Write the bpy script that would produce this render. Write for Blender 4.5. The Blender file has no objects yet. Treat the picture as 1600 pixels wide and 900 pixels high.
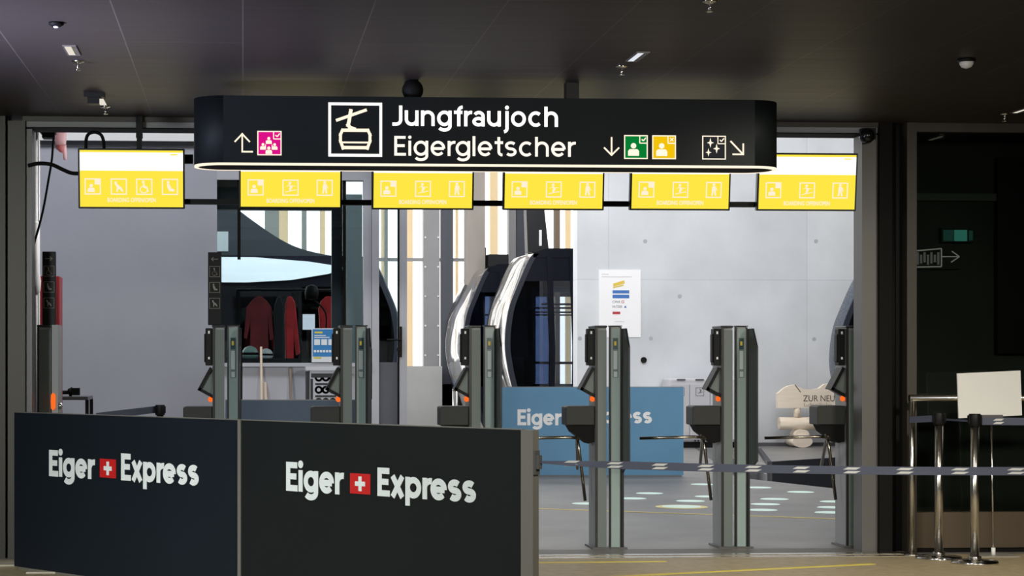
import bpy, bmesh, math, random
from math import sin, cos, pi, radians, sqrt
from mathutils import Vector, Matrix
random.seed(7)
S = bpy.context.scene
COL = S.collection

# ------------------------------------------------------------------ camera, sky, lights, exposure
H, F, TH, CX, HY = 1.22, 3000.0, radians(3.5), 563.0, 565.0   # eye height, focal px, yaw, principal point
cd = bpy.data.cameras.new('camera'); cam = bpy.data.objects.new('camera', cd); COL.objects.link(cam)
cam.location = (0, 0, H); cam.rotation_euler = (pi/2, 0, -TH)
cd.sensor_fit = 'HORIZONTAL'; cd.sensor_width = 36; cd.lens = 36*F/1600
cd.shift_x = (800-CX)/1600; cd.shift_y = (HY-450)/1600
cd.clip_end = 300
S.camera = cam
S.view_settings.view_transform = 'Standard'; S.view_settings.look = 'None'
S.view_settings.exposure = 0.0; S.view_settings.gamma = 1.0; S.view_settings.use_curve_mapping = False

world = bpy.data.worlds.new('sky'); S.world = world; world.use_nodes = True
bg = world.node_tree.nodes['Background']; bg.inputs[0].default_value = (1.0, 0.995, 0.985, 1); bg.inputs[1].default_value = 1.9

def area(name, loc, target, sx, sy, power, color=(1, 1, 1), spread=180):
    l = bpy.data.lights.new(name, 'AREA'); l.shape = 'RECTANGLE'; l.size = sx; l.size_y = sy
    l.energy = power; l.color = color; l.spread = radians(spread)
    o = bpy.data.objects.new(name, l); COL.objects.link(o); o.location = loc
    o.rotation_euler = (Vector(target)-Vector(loc)).to_track_quat('-Z', 'Y').to_euler(); return o
# station hall: added unseen area lights under the roof, standing in for skylights
area('station_fill_light', (5.5, 22.5, 6.6), (6.5, 27.5, 1.5), 6, 3, 380, (1.0, .995, .985))
area('station_fill_light', (7.0, 15.5, 6.6), (6.0, 20.5, 0.3), 6, 3, 420, (1.0, .995, .985))
area('station_fill_light', (-1.2, 13.9, 5.8), (-.9, 16.5, 1.6), 4, 0.8, 140, (.97, .98, 1.0))
area('station_fill_light', (1.5, 30.0, 6.7), (2.0, 31.0, 0.0), 8, 6, 700, (1, 1, 1))
# front hall: ceiling lamps over the visitor's side, out of view
area('hall_luminaire', (-2.9, 5.6, 2.70), (-.7, 9.8, 0.25), .5, .5, 105, (.95, 1.0, .98), 84)
area('hall_luminaire', (2.6, 5.4, 2.70), (2.3, 11.4, 0.0), .5, .5, 54, (1.0, .95, .84), 80)
area('hall_luminaire', (5.0, 7.6, 2.70), (4.7, 11.2, 0.1), .5, .5, 42, (1.0, .93, .80), 80)
area('hall_luminaire', (2.9, 9.6, 2.72), (2.9, 11.0, 0.0), .5, .5, 20, (1.0, .92, .78), 110)
area('lane_fill_light', (-.3, 12.55, 2.72), (-1.5, 13.1, 1.7), .4, .12, 9, (1, .98, .96), 130)  # added fill hidden behind the header, brightens the white column at left
area('blue_ceiling_fill', (-3.1, 7.6, .9), (-1.35, 8.7, 2.74), 1.0, .8, 85, (.58, .62, 1.0), 65)  # added bluish fill low in the hall, tints the ceiling; no window here

# ------------------------------------------------------------------ coordinates measured on the photograph
def ray(px, py=HY):
    t = (px-CX)/F; v = (HY-py)/F
    return Vector((t*cos(TH)+sin(TH), cos(TH)-t*sin(TH), v))
def P(px, py, Y):
    d = ray(px, py); k = Y/d.y; return Vector((d.x*k, Y, H+d.z*k))
def X(px, Y): return P(px, HY, Y).x
def Z(px, py, Y): return P(px, py, Y).z
def PW(px, py, w):
    d = ray(px, py); return Vector((d.x*w, d.y*w, H+d.z*w))
def G(px, py, z=0.0):
    d = ray(px, py); k = (z-H)/d.z; return Vector((d.x*k, d.y*k, z))
ZC = 2.745
def C(px, py): return G(px, py, ZC)

# ------------------------------------------------------------------ materials
MATS = {}
def mat(name, color, rough=.5, metal=0, spec=.5, noise=0, nscale=6, bump=0, bscale=40, stretch=None, coat=0, ndetail=4):
    if name in MATS: return MATS[name]
    m = bpy.data.materials.new(name); m.use_nodes = True; nt = m.node_tree; b = nt.nodes['Principled BSDF']
    b.inputs['Roughness'].default_value = rough; b.inputs['Metallic'].default_value = metal
    b.inputs['Specular IOR Level'].default_value = spec; b.inputs['Coat Weight'].default_value = coat
    b.inputs['Base Color'].default_value = (*color, 1)
    if noise or bump:
        tc = nt.nodes.new('ShaderNodeTexCoord'); mp = nt.nodes.new('ShaderNodeMapping')
        if stretch: mp.inputs['Scale'].default_value = stretch
        nt.links.new(tc.outputs['Object'], mp.inputs[0])
    if noise:
        n = nt.nodes.new('ShaderNodeTexNoise'); n.inputs['Scale'].default_value = nscale; n.inputs['Detail'].default_value = ndetail
        nt.links.new(mp.outputs[0], n.inputs['Vector'])
        r = nt.nodes.new('ShaderNodeValToRGB')
        r.color_ramp.elements[0].position = .3; r.color_ramp.elements[1].position = .7
        r.color_ramp.elements[0].color = (*[c*(1-noise) for c in color], 1)
        r.color_ramp.elements[1].color = (*[min(1, c*(1+noise)) for c in color], 1)
        nt.links.new(n.outputs['Fac'], r.inputs[0]); nt.links.new(r.outputs[0], b.inputs['Base Color'])
    if bump:
        n2 = nt.nodes.new('ShaderNodeTexNoise'); n2.inputs['Scale'].default_value = bscale; n2.inputs['Detail'].default_value = 3
        nt.links.new(mp.outputs[0], n2.inputs['Vector'])
        bp = nt.nodes.new('ShaderNodeBump'); bp.inputs['Strength'].default_value = bump; bp.inputs['Distance'].default_value = .01
        nt.links.new(n2.outputs['Fac'], bp.inputs['Height']); nt.links.new(bp.outputs[0], b.inputs['Normal'])
    MATS[name] = m; return m
def emit(name, color, strength=1.0):
    if name in MATS: return MATS[name]
    m = bpy.data.materials.new(name); m.use_nodes = True; nt = m.node_tree
    nt.nodes.clear(); o = nt.nodes.new('ShaderNodeOutputMaterial'); e = nt.nodes.new('ShaderNodeEmission')
    e.inputs[0].default_value = (*color, 1); e.inputs[1].default_value = strength
    nt.links.new(e.outputs[0], o.inputs[0]); MATS[name] = m; return m
def glass(name, tint, refl=.08, rough=.02):
    if name in MATS: return MATS[name]
    m = bpy.data.materials.new(name); m.use_nodes = True; nt = m.node_tree
    nt.nodes.clear(); o = nt.nodes.new('ShaderNodeOutputMaterial'); mx = nt.nodes.new('ShaderNodeMixShader')
    t = nt.nodes.new('ShaderNodeBsdfTransparent'); g = nt.nodes.new('ShaderNodeBsdfGlossy')
    t.inputs[0].default_value = (*tint, 1); g.inputs['Roughness'].default_value = rough
    fr = nt.nodes.new('ShaderNodeFresnel'); fr.inputs[0].default_value = 1.45
    mm = nt.nodes.new('ShaderNodeMath'); mm.operation = 'MULTIPLY_ADD'; mm.inputs[1].default_value = .9; mm.inputs[2].default_value = refl-.04
    mm.use_clamp = True
    nt.links.new(fr.outputs[0], mm.inputs[0]); nt.links.new(mm.outputs[0], mx.inputs[0])
    nt.links.new(t.outputs[0], mx.inputs[1]); nt.links.new(g.outputs[0], mx.inputs[2]); nt.links.new(mx.outputs[0], o.inputs[0])
    MATS[name] = m; return m
def srgb(r, g, b):
    f = lambda c: (c/255/12.92) if c/255 <= .04045 else ((c/255+.055)/1.055)**2.4
    return (f(r), f(g), f(b))

M_black = mat('black_plastic', (.0045, .0045, .005), .5, spec=.2)
M_blackgloss = mat('black_gloss', (.006, .006, .007), .2)
M_rubber = mat('black_rubber', (.0035, .0035, .0035), .7, spec=.15)
M_steel = mat('brushed_steel', (.60, .57, .52), .24, 1, noise=.12, nscale=30, stretch=(1, 1, .05))
M_chrome = mat('chrome', (.75, .74, .72), .12, 1)
M_white = mat('white_paint', (.82, .83, .84), .5)
M_offwhite = mat('white_board', (.71, .705, .68), .5)
M_sign = mat('sign_anthracite', (.0050, .0068, .0070), .6, spec=.12, noise=.12, nscale=3)
M_glow = emit('sign_glow_warm', (1.0, .86, .68), 1.15)
M_glowwhite = emit('sign_glow_white', (1.0, .97, .93), 1.35)
M_pink = emit('badge_pink', srgb(226, 18, 140), .95)
M_green = emit('badge_green', srgb(8, 128, 52), .95)
M_yel = emit('badge_yellow', srgb(248, 200, 12), .95)
M_dkbadge = emit('badge_charcoal', srgb(44, 45, 46), .95)
M_scry = emit('screen_yellow', (1.0, .80, .060), 1.0)
M_scrw = emit('screen_white', (1, 1, 1), 1.25)
M_scri = emit('screen_icon_white', (1.0, .86, .66), 1.02)
M_casing = mat('screen_casing', (.004, .004, .004), .35)

# ------------------------------------------------------------------ mesh helpers
def NB(): return bmesh.new()
def box(bm, x0, x1, y0, y1, z0, z1, mtx=None):
    v = [Vector((x, y, z)) for z in (z0, z1) for y in (y0, y1) for x in (x0, x1)]
    if mtx: v = [mtx @ p for p in v]
    v = [bm.verts.new(p) for p in v]
    for f in ((0, 2, 3, 1), (4, 5, 7, 6), (0, 1, 5, 4), (2, 6, 7, 3), (0, 4, 6, 2), (1, 3, 7, 5)):
        bm.faces.new([v[i] for i in f])
    return bm
def prism(bm, pts, d, fn=None):
    """closed outline pts (3-D vectors) pushed along the vector d"""
    d = Vector(d); a = [bm.verts.new(Vector(p)) for p in pts]; b = [bm.verts.new(Vector(p)+d) for p in pts]
    n = len(pts)
    fs = [bm.faces.new(a[::-1]), bm.faces.new(b)]
    for i in range(n): fs.append(bm.faces.new((a[i], a[(i+1) % n], b[(i+1) % n], b[i])))
    bmesh.ops.recalc_face_normals(bm, faces=fs)
    return bm
def cyl(bm, p0, p1, r0, r1=None, n=16):
    p0 = Vector(p0); p1 = Vector(p1); r1 = r0 if r1 is None else r1
    q = (p1-p0).to_track_quat('Z', 'Y')
    a = [bm.verts.new(p0+q @ Vector((r0*cos(2*pi*i/n), r0*sin(2*pi*i/n), 0))) for i in range(n)]
    b = [bm.verts.new(p1+q @ Vector((r1*cos(2*pi*i/n), r1*sin(2*pi*i/n), 0))) for i in range(n)]
    fs = [bm.faces.new(a[::-1]), bm.faces.new(b)]
    for i in range(n):
        f = bm.faces.new((a[i], a[(i+1) % n], b[(i+1) % n], b[i])); f.smooth = True; fs.append(f)
    bmesh.ops.recalc_face_normals(bm, faces=fs)
    return bm
def lathe(bm, prof, c=(0, 0, 0), n=24):
    c = Vector(c); rings = []
    for r, z in prof:
        rings.append([bm.verts.new(c+Vector((max(r, .0004)*cos(2*pi*i/n), max(r, .0004)*sin(2*pi*i/n), z))) for i in range(n)])
    fs = []
    for a, b in zip(rings, rings[1:]):
        for i in range(n):
            f = bm.faces.new((a[i], a[(i+1) % n], b[(i+1) % n], b[i])); f.smooth = True; fs.append(f)
    fs.append(bm.faces.new(rings[0][::-1])); fs.append(bm.faces.new(rings[-1]))
    bmesh.ops.recalc_face_normals(bm, faces=fs)
    return bm
def smooth_pts(pts, n=8):
    pts = [Vector(p) for p in pts]; out = []
    for i in range(len(pts)-1):
        p0 = pts[max(i-1, 0)]; p1 = pts[i]; p2 = pts[i+1]; p3 = pts[min(i+2, len(pts)-1)]
        for k in range(n):
            t = k/n
            out.append(.5*((2*p1)+(p2-p0)*t+(2*p0-5*p1+4*p2-p3)*t*t+(3*p1-p0-3*p2+p3)*t**3))
    out.append(pts[-1]); return out
def tube(bm, pts, r, n=10):
    pts = [Vector(p) for p in pts]; rings = []
    for i, p in enumerate(pts):
        d = (pts[min(i+1, len(pts)-1)]-pts[max(i-1, 0)]).normalized(); q = d.to_track_quat('Z', 'Y')
        rr = r[i] if isinstance(r, (list, tuple)) else r
        rings.append([bm.verts.new(p+q @ Vector((rr*cos(2*pi*k/n), rr*sin(2*pi*k/n), 0))) for k in range(n)])
    fs = []
    for a, b in zip(rings, rings[1:]):
        best = min(range(n), key=lambda s: (a[0].co-b[s].co).length)
        for k in range(n):
            f = bm.faces.new((a[k], a[(k+1) % n], b[(k+1+best) % n], b[(k+best) % n])); f.smooth = True; fs.append(f)
    fs.append(bm.faces.new(rings[0][::-1])); fs.append(bm.faces.new(rings[-1]))
    bmesh.ops.recalc_face_normals(bm, faces=fs)
    return bm
def bev(o, w, seg=2):
    m = o.modifiers.new('edge', 'BEVEL'); m.width = w; m.segments = seg; m.limit_method = 'ANGLE'; m.angle_limit = radians(40); return o
def link(name, bm, m, parent=None, base=None):
    me = bpy.data.meshes.new(name)
    if base is not None: bmesh.ops.translate(bm, verts=bm.verts, vec=-Vector(base))
    bm.to_mesh(me); bm.free(); me.materials.append(m)
    o = bpy.data.objects.new(name, me); COL.objects.link(o)
    if parent: o.parent = parent
    elif base is not None: o.location = base
    return o
def struct(name, bm, m):
    o = link(name, bm, m); o['kind'] = 'structure'; return o
def tag(o, label, cat, group=None):
    o['label'] = label; o['category'] = cat
    if group: o['group'] = group
    return o
def thing(name, label, cat, loc=(0, 0, 0), rz=0, group=None):
    o = bpy.data.objects.new(name, None); COL.objects.link(o); o.location = loc; o.rotation_euler = (0, 0, rz)
    o.empty_display_size = .1
    return tag(o, label, cat, group)
def one(name, bm, m, label, cat, group=None, base=None):
    return tag(link(name, bm, m, None, base), label, cat, group)

# flat marks in a local X-Z frame facing -Y: list of (x, z) points, thickness t starting at y
def flat(bm, pts, y=0, t=.002): return prism(bm, [Vector((x, y, z)) for x, z in pts], (0, -t, 0))
def rect(bm, x0, z0, x1, z1, y=0, t=.002): return box(bm, x0, x1, y-t, y, z0, z1)
def disc(bm, cx, cz, r, y=0, t=.002, n=20, rz=None):
    rz = rz or r
    return flat(bm, [(cx+r*cos(2*pi*i/n), cz+rz*sin(2*pi*i/n)) for i in range(n)], y, t)
def stroke(bm, pts, w, y=0, t=.002, cap=False):
    for (ax, az), (bx, bz) in zip(pts, pts[1:]):
        d = Vector((bx-ax, bz-az)); L = d.length
        if L < 1e-6: continue
        d /= L; nx, nz = -d.y*w/2, d.x*w/2; e = w*.5 if cap else 0
        flat(bm, [(ax-d.x*e+nx, az-d.y*e+nz), (ax-d.x*e-nx, az-d.y*e-nz), (bx+d.x*e-nx, bz+d.y*e-nz), (bx+d.x*e+nx, bz+d.y*e+nz)], y, t)
    return bm
def frame(bm, x0, z0, x1, z1, w, y=0, t=.002):
    rect(bm, x0, z0, x1, z0+w, y, t); rect(bm, x0, z1-w, x1, z1, y, t)
    rect(bm, x0, z0+w, x0+w, z1-w, y, t); rect(bm, x1-w, z0+w, x1, z1-w, y, t)
    return bm
def text_bm(body, x0, x1, zbase, cap, y=0, t=.002, bold=0.0, spacing=1.0):
    """lettering fitted to x0..x1, baseline zbase, capital height cap, in the X-Z frame facing -Y"""
    cu = bpy.data.curves.new('lettering', 'FONT'); cu.body = body; cu.size = 1; cu.offset = bold; cu.space_character = spacing
    cu.resolution_u = 4
    o = bpy.data.objects.new('lettering', cu); COL.objects.link(o)
    me = bpy.data.meshes.new_from_object(o); COL.objects.unlink(o); bpy.data.objects.remove(o); bpy.data.curves.remove(cu)
    bm = NB(); bm.from_mesh(me); bpy.data.meshes.remove(me)
    xs = [v.co.x for v in bm.verts]; a, b = min(xs), max(xs); CAP = .73+2*bold if False else .73
    for v in bm.verts:
        v.co = Vector((x0+(v.co.x-a)/(b-a)*(x1-x0), y, zbase+v.co.y/CAP*cap))
    r = bmesh.ops.extrude_face_region(bm, geom=bm.faces[:])
    for v in r['geom']:
        if isinstance(v, bmesh.types.BMVert): v.co.y -= t
    bmesh.ops.recalc_face_normals(bm, faces=bm.faces)
    for f in bm.faces: f.smooth = False
    return bm

def ribbon2(bm, pts, w, y, t):
    """one continuous mitred stroke in the X-Z frame"""
    closed = (Vector(pts[0])-Vector(pts[-1])).length < 1e-6
    P2 = []
    for p in pts:
        if not P2 or (Vector(p)-P2[-1]).length > w*.12: P2.append(Vector(p))
    if closed and (P2[0]-P2[-1]).length > 1e-9: P2.append(P2[0].copy())
    if closed: P2 = P2[:-1]
    n = len(P2); L = []; Rr = []
    for i in range(n):
        a = P2[i-1] if (i > 0 or closed) else None; b = P2[(i+1) % n] if (i < n-1 or closed) else None; p = P2[i]
        d0 = (p-a).normalized() if a is not None else None; d1 = (b-p).normalized() if b is not None else None
        d0 = d0 or d1; d1 = d1 or d0
        m = Vector((-(d0.y+d1.y), d0.x+d1.x)); m.normalize(); c = max(.35, m.dot(Vector((-d0.y, d0.x))))
        L.append(p+m*(w/2/c)); Rr.append(p-m*(w/2/c))
    v = [[bm.verts.new((q.x, yy, q.y)) for q in arr] for arr, yy in ((L, y-t), (Rr, y-t), (Rr, y), (L, y))]
    fs = []
    for i in range(n if closed else n-1):
        j = (i+1) % n
        for k in range(4): fs.append(bm.faces.new((v[k][i], v[k][j], v[(k+1) % 4][j], v[(k+1) % 4][i])))
    if not closed: fs += [bm.faces.new([v[k][0] for k in range(4)]), bm.faces.new([v[k][n-1] for k in range(4)])]
    bmesh.ops.recalc_face_normals(bm, faces=fs)
def arc(cx, cz, rx, rz, a0, a1, n=14):
    return [(cx+rx*cos(radians(a0+(a1-a0)*i/n)), cz+rz*sin(radians(a0+(a1-a0)*i/n))) for i in range(n+1)]
def glyph(ch, w, xh):
    """skeleton of a geometric sans letter, capital height 1: (strokes, dots, advance width)"""
    h = w/2; b = .66; r = b/2-h; o = xh/2-h; D = -.27
    if ch == 'E': return [[(.54, 1-h), (h, 1-h), (h, h), (.56, h)], [(h, .51), (.50, .51)]], [], .56
    if ch == 'J': return [[(.40, 1), (.40, .42)]+arc(.40-.22, .30, .22, .30-h, 0, -90, 10)+[(0, h)]], [], .40+h
    if ch == 'n' or ch == 'h':
        return [[(h, 0), (h, xh if ch == 'n' else 1.0)], arc(b/2, xh-h-r, r, r, 180, 0)+[(b-h, 0)]], [], b
    if ch == 'u': return [[(b-h, 0), (b-h, xh)], [(h, xh)]+arc(b/2, h+r, r, r, 180, 360)], [], b
    if ch == 'o': return [arc(.36, xh/2, .36-h, o, 0, 360, 28)], [], .72
    if ch == 'c': return [arc(.36, xh/2, .36-h, o, 48, 312, 22)], [], .66
    if ch == 'e': return [[(h, xh/2-.01), (.70-h, xh/2-.01)], [(.70-h, xh/2-.01)]+arc(.35, xh/2, .35-h, o, 4, 318, 24)], [], .70
    if ch == 'g': return [arc(.35, xh/2, .35-h, o, 0, 360, 26), [(.70-h, xh), (.70-h, .02)]+arc(.35, .0, .35-h, -D-h, 0, -150, 16)], [], .70
    if ch == 'p': return [arc(.35, xh/2, .35-h, o, 0, 360, 26), [(h, xh), (h, D)]], [], .70
    if ch == 'a': return [[(.60-h, 0), (.60-h, xh-.30)]+arc(.31, xh-.28, .29-h, .28-h, 0, 150, 12), arc(.30, .235, .30-h, .235-h, 0, 360, 22)], [], .60
    if ch == 'r': return [[(h, 0), (h, xh)], arc(h+.26, xh-h-.26, .26, .26, 180, 80, 9)], [], h+.20
    if ch == 'f': return [[(.15+h, 0), (.15+h, .70)]+arc(.15+h+.17, 1.02-h-.17, .17, .17, 180, 85, 8), [(0, xh-h), (.40, xh-h)]], [], .37
    if ch == 't': return [[(.13+h, .98), (.13+h, .40)]+arc(.13+h+.16, h+.16, .16, .16, 180, 275, 8), [(0, xh-h), (.40, xh-h)]], [], .38
    if ch == 'i': return [[(h, 0), (h, xh)]], [(h, .94, w*.62)], w
    if ch == 'l': return [[(h, 0), (h, 1.02)]], [], w
    if ch == 'j': return [[(.10+h, xh), (.10+h, -.08)]+arc(.10+h-.17, -.10, .17, .16, 0, -80, 8)], [(.10+h, .94, w*.62)], .10+w
    if ch == 's':
        k = xh/2; q = (k-h)/2; rx = .28-h
        return [arc(.28, xh-h-q, rx, q, 35, 270, 14)[:-1]+arc(.28, h+q, rx, q, 90, -145, 14)], [], .56
    if ch == 'x': return [[(h*.8, 0), (.60-h*.8, xh)], [(h*.8, xh), (.60-h*.8, 0)]], [], .60
    return [], [], .3
def word_bm(body, x0, x1, zbase, cap, y, t, w=.15, xh=.75, gap=.115):
    adv = 0; items = []
    for ch in body:
        s, d, a = glyph(ch, w, xh); items.append((adv, s, d)); adv += a+gap
    off, st, dd = items[-1]; adv = max([off+p+w*.35 for l in st for p, q in l]); k = (x1-x0)/adv; bm = NB()
    for off, s, d in items:
        for n_, st in enumerate(s): ribbon2(bm, [(x0+(off+p)*k, zbase+q*cap) for p, q in st], w*(k+cap)/2, y, t+.0003*n_)
        for p, q, r in d: disc(bm, x0+(off+p)*k, zbase+q*cap, r*(k+cap)/2, y, t, 18)
    return bm

# ------------------------------------------------------------------ pictograms, unit square -> centre (cx, cz), side s
def pict(kind, cx, cz, s, y=0, t=.002):
    bm = NB(); q = lambda a, b: (cx+(a-.5)*s, cz+(b-.5)*s)
    def poly(*p): flat(bm, [q(*a) for a in p], y, t)
    def dsc(a, b, r): disc(bm, *q(a, b), r*s, y, t, 14)
    def stk(w, *p): stroke(bm, [q(*a) for a in p], w*s, y, t, True)
    def man(x, z, k):
        dsc(x, z+.36*k, .10*k)
        poly((x-.2*k, z), (x+.2*k, z), (x+.2*k, z+.17*k), (x+.14*k, z+.24*k), (x-.14*k, z+.24*k), (x-.2*k, z+.17*k))
    if kind == 'single': man(.40, .14, 1.15)
    elif kind == 'family':
        for x, z, k in ((.5, .56, .78), (.20, .26, .74), (.80, .26, .74), (.5, .04, .84)): man(x, z, k)
        stk(.045, (.33, .30), (.33, .50)); stk(.045, (.67, .30), (.67, .50))
    elif kind == 'skier':
        dsc(.46, .80, .09); poly((.36, .72), (.60, .62), (.62, .48), (.48, .48)); poly((.44, .54), (.60, .50), (.50, .30), (.40, .34))
        stk(.05, (.18, .22), (.85, .36)); stk(.04, (.60, .62), (.78, .60)); stk(.03, (.25, .58), (.40, .66))
    elif kind == 'walker':
        dsc(.5, .84, .09); poly((.40, .74), (.60, .74), (.64, .44), (.36, .44)); poly((.38, .46), (.50, .46), (.44, .12), (.34, .12))
        poly((.50, .46), (.62, .46), (.68, .12), (.57, .12)); stk(.05, (.61, .70), (.72, .46))
    elif kind == 'chair':
        dsc(.44, .82, .08); stk(.10, (.46, .70), (.50, .46), (.66, .44), (.74, .22))
        pts = [(.48+.24*cos(a), .32+.22*sin(a)) for a in [i*2*pi/16 for i in range(17)]]
        stk(.06, *pts)
    elif kind == 'stroller':
        dsc(.38, .80, .09); poly((.30, .70), (.46, .70), (.60, .40), (.80, .34), (.76, .20), (.46, .22), (.34, .44))
    elif kind == 'dog':
        dsc(.30, .74, .09); poly((.24, .66), (.36, .70), (.68, .44), (.80, .18), (.68, .18), (.58, .32), (.46, .34), (.44, .16), (.34, .16), (.36, .48))
    elif kind == 'stars':
        for x, z, k in ((.36, .70, .20), (.62, .46, .20), (.28, .30, .17)):
            poly(*[(x+(k if i % 2 == 0 else k*.28)*cos(pi/2+i*pi/4)*(.72 if i % 4 == 2 else 1), z+(k if i % 2 == 0 else k*.28)*sin(pi/2+i*pi/4)) for i in range(8)])
    return bm

# ================================================================== SETTING
YW = 12.05            # plane of the entrance
def ceil_mat():
    m = mat('ceiling_panels', (.06, .05, .042), .5, spec=.2)
    nt = m.node_tree; b = nt.nodes['Principled BSDF']
    tc = nt.nodes.new('ShaderNodeTexCoord'); mp = nt.nodes.new('ShaderNodeMapping'); mp.inputs['Rotation'].default_value = (0, 0, pi/2)
    br = nt.nodes.new('ShaderNodeTexBrick'); br.inputs['Scale'].default_value = 1; br.inputs['Brick Width'].default_value = 2.3
    br.inputs['Row Height'].default_value = .56; br.inputs['Mortar Size'].default_value = .0035; br.offset = .5
    br.inputs['Color1'].default_value = (.042, .034, .029, 1); br.inputs['Color2'].default_value = (.036, .030, .026, 1)
    br.inputs['Mortar'].default_value = (.085, .072, .06, 1)
    nt.links.new(tc.outputs['Object'], mp.inputs[0]); nt.links.new(mp.outputs[0], br.inputs[0]); nt.links.new(br.outputs['Color'], b.inputs['Base Color'])
    n = nt.nodes.new('ShaderNodeTexNoise'); n.inputs['Scale'].default_value = 3; mp2 = nt.nodes.new('ShaderNodeMapping'); mp2.inputs['Scale'].default_value = (.25, 1.6, 1)
    nt.links.new(tc.outputs['Object'], mp2.inputs[0]); nt.links.new(mp2.outputs[0], n.inputs[0])
    bp = nt.nodes.new('ShaderNodeBump'); bp.inputs['Strength'].default_value = .25; bp.inputs['Distance'].default_value = .02
    nt.links.new(n.outputs[0], bp.inputs['Height']); nt.links.new(bp.outputs[0], b.inputs['Normal'])
    return m
M_ceil = ceil_mat()
M_floor = mat('floor_beige', (.31, .25, .15), .55, noise=.14, nscale=14, bump=.08, bscale=120)
M_asphalt = mat('floor_station', (.175, .167, .16), .42, noise=.16, nscale=1.6, bump=.1, bscale=160)
M_frame = mat('frame_bronze', (.032, .027, .019), .5, .1)
M_framedark = mat('frame_dark', (.0055, .005, .0045), .6, spec=.1)
M_alu = mat('frame_aluminium', (.10, .097, .093), .45, .2)
M_wallgrey = mat('booth_grey', (.42, .435, .50), .5, noise=.05, nscale=1.5)
M_booth = mat('booth_frame_grey', (.50, .51, .57), .45)
M_dkdoor = mat('booth_dark_panel', (.10, .105, .135), .5)
M_hallwall = mat('hall_wall', (.10, .09, .08), .7)
def concrete():
    m = mat('concrete', (.66, .68, .71), .75, noise=.10, nscale=1.1, bump=.12, bscale=30, ndetail=8)
    nt = m.node_tree; b = nt.nodes['Principled BSDF']
    tc = nt.nodes.new('ShaderNodeTexCoord'); mp = nt.nodes.new('ShaderNodeMapping'); mp.inputs['Rotation'].default_value = (pi/2, 0, 0); mp.inputs['Location'].default_value = (.55, 0, .35)
    br = nt.nodes.new('ShaderNodeTexBrick'); br.inputs['Scale'].default_value = 1; br.inputs['Brick Width'].default_value = 2.9; br.inputs['Row Height'].default_value = 2.4
    br.inputs['Mortar Size'].default_value = .006; br.offset = 0
    for k, c in (('Color1', (1, 1, 1, 1)), ('Color2', (.93, .935, .945, 1)), ('Mortar', (.80, .81, .83, 1))): br.inputs[k].default_value = c
    mx = nt.nodes.new('ShaderNodeMix'); mx.data_type = 'RGBA'; mx.blend_type = 'MULTIPLY'; mx.inputs[0].default_value = 1
    src = b.inputs['Base Color'].links[0].from_socket
    nt.links.new(tc.outputs['Object'], mp.inputs[0]); nt.links.new(mp.outputs[0], br.inputs[0])
    nt.links.new(src, mx.inputs[6]); nt.links.new(br.outputs['Color'], mx.inputs[7]); nt.links.new(mx.outputs[2], b.inputs['Base Color'])
    return m
M_conc = concrete()
M_brown = mat('concrete_column', (.32, .29, .26), .8, noise=.12, nscale=2, stretch=(1, 1, .3))
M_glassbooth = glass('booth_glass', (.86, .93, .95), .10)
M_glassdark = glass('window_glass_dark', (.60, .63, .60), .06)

# floors -------------------------------------------------------------
struct('floor', box(NB(), -6, 9, -5, 11.93, -.1, 0), M_floor)
# station floor with the sunken cabin track on the right
ta, tb = G(1150, 746), G(1365, 770)
te, tf, tg = G(1203, 728), G(1365, 717), G(1187, 706)
YB = 27.35            # far concrete wall
bm = NB()
def slab(bm, pts, z0=-.12, z1=0): return prism(bm, [Vector((p[0], p[1], z0)) for p in pts], (0, 0, z1-z0))
tl = G(1152, 704)
slab(bm, [(-10, 11.93), (16, 11.93), (16, tb.y-.5), (tb.x, tb.y), (ta.x, ta.y), (tl.x-.3, YB), (tl.x-.3, 37), (-10, 37)])
slab(bm, [(te.x, te.y), (tf.x, tf.y), (16, tf.y+.3), (16, YB+.2), (tg.x, YB+.2)])
struct('floor_station', bm, M_asphalt)
struct('trim_track_pit', box(NB(), tl.x-.6, 16, 16.5, YB+.3, -.75, -.62), mat('pit_floor', (.022, .024, .03), .8, noise=.3, nscale=3))
bm = NB()
for a, b in ((te, tf), (tg, te)):
    d = (Vector((b.x, b.y, 0))-Vector((a.x, a.y, 0))).normalized(); n = Vector((-d.y, d.x, 0))
    prism(bm, [Vector((a.x, a.y, -.62))+n*.02, Vector((b.x, b.y, -.62))+n*.02, Vector((b.x, b.y, .05))+n*.02, Vector((a.x, a.y, .05))+n*.02], -n*.05)
struct('trim_track_edge', bm, mat('pit_edge', (.012, .013, .018), .6))
# threshold rails
bm = NB(); box(bm, X(30, 11.93), X(1420, 11.93), 11.80, 11.86, -.01, .004); box(bm, X(30, 11.93), X(1420, 11.93), 11.92, 12.0, -.01, .006)
struct('trim_threshold', bm, M_steel)
struct('trim_threshold_plate', box(NB(), X(30, 12), X(1420, 12), 12.0, 12.32, -.01, .003), mat('threshold_dark', (.10, .09, .075), .5, noise=.2, nscale=9))

# front hall shell ---------------------------------------------------
struct('ceiling', box(NB(), -6, 9, -5, YW+.10, ZC, ZC+.15), M_ceil)
struct('wall_back', box(NB(), -6, 9, -5.2, -5, 0, 2.9), M_hallwall)
bm = NB()
for y0, y1, z0, z1 in ((-5, 5.4, 0, 2.9), (7.6, YW, 0, 2.9), (5.4, 7.6, 0, .8), (5.4, 7.6, 2.3, 2.9)): box(bm, -6.1, -6, y0, y1, z0, z1)
struct('wall_left', bm, M_hallwall)
struct('wall_right', box(NB(), 9, 9.1, -5, YW+1, 0, 2.9), M_hallwall)
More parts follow.
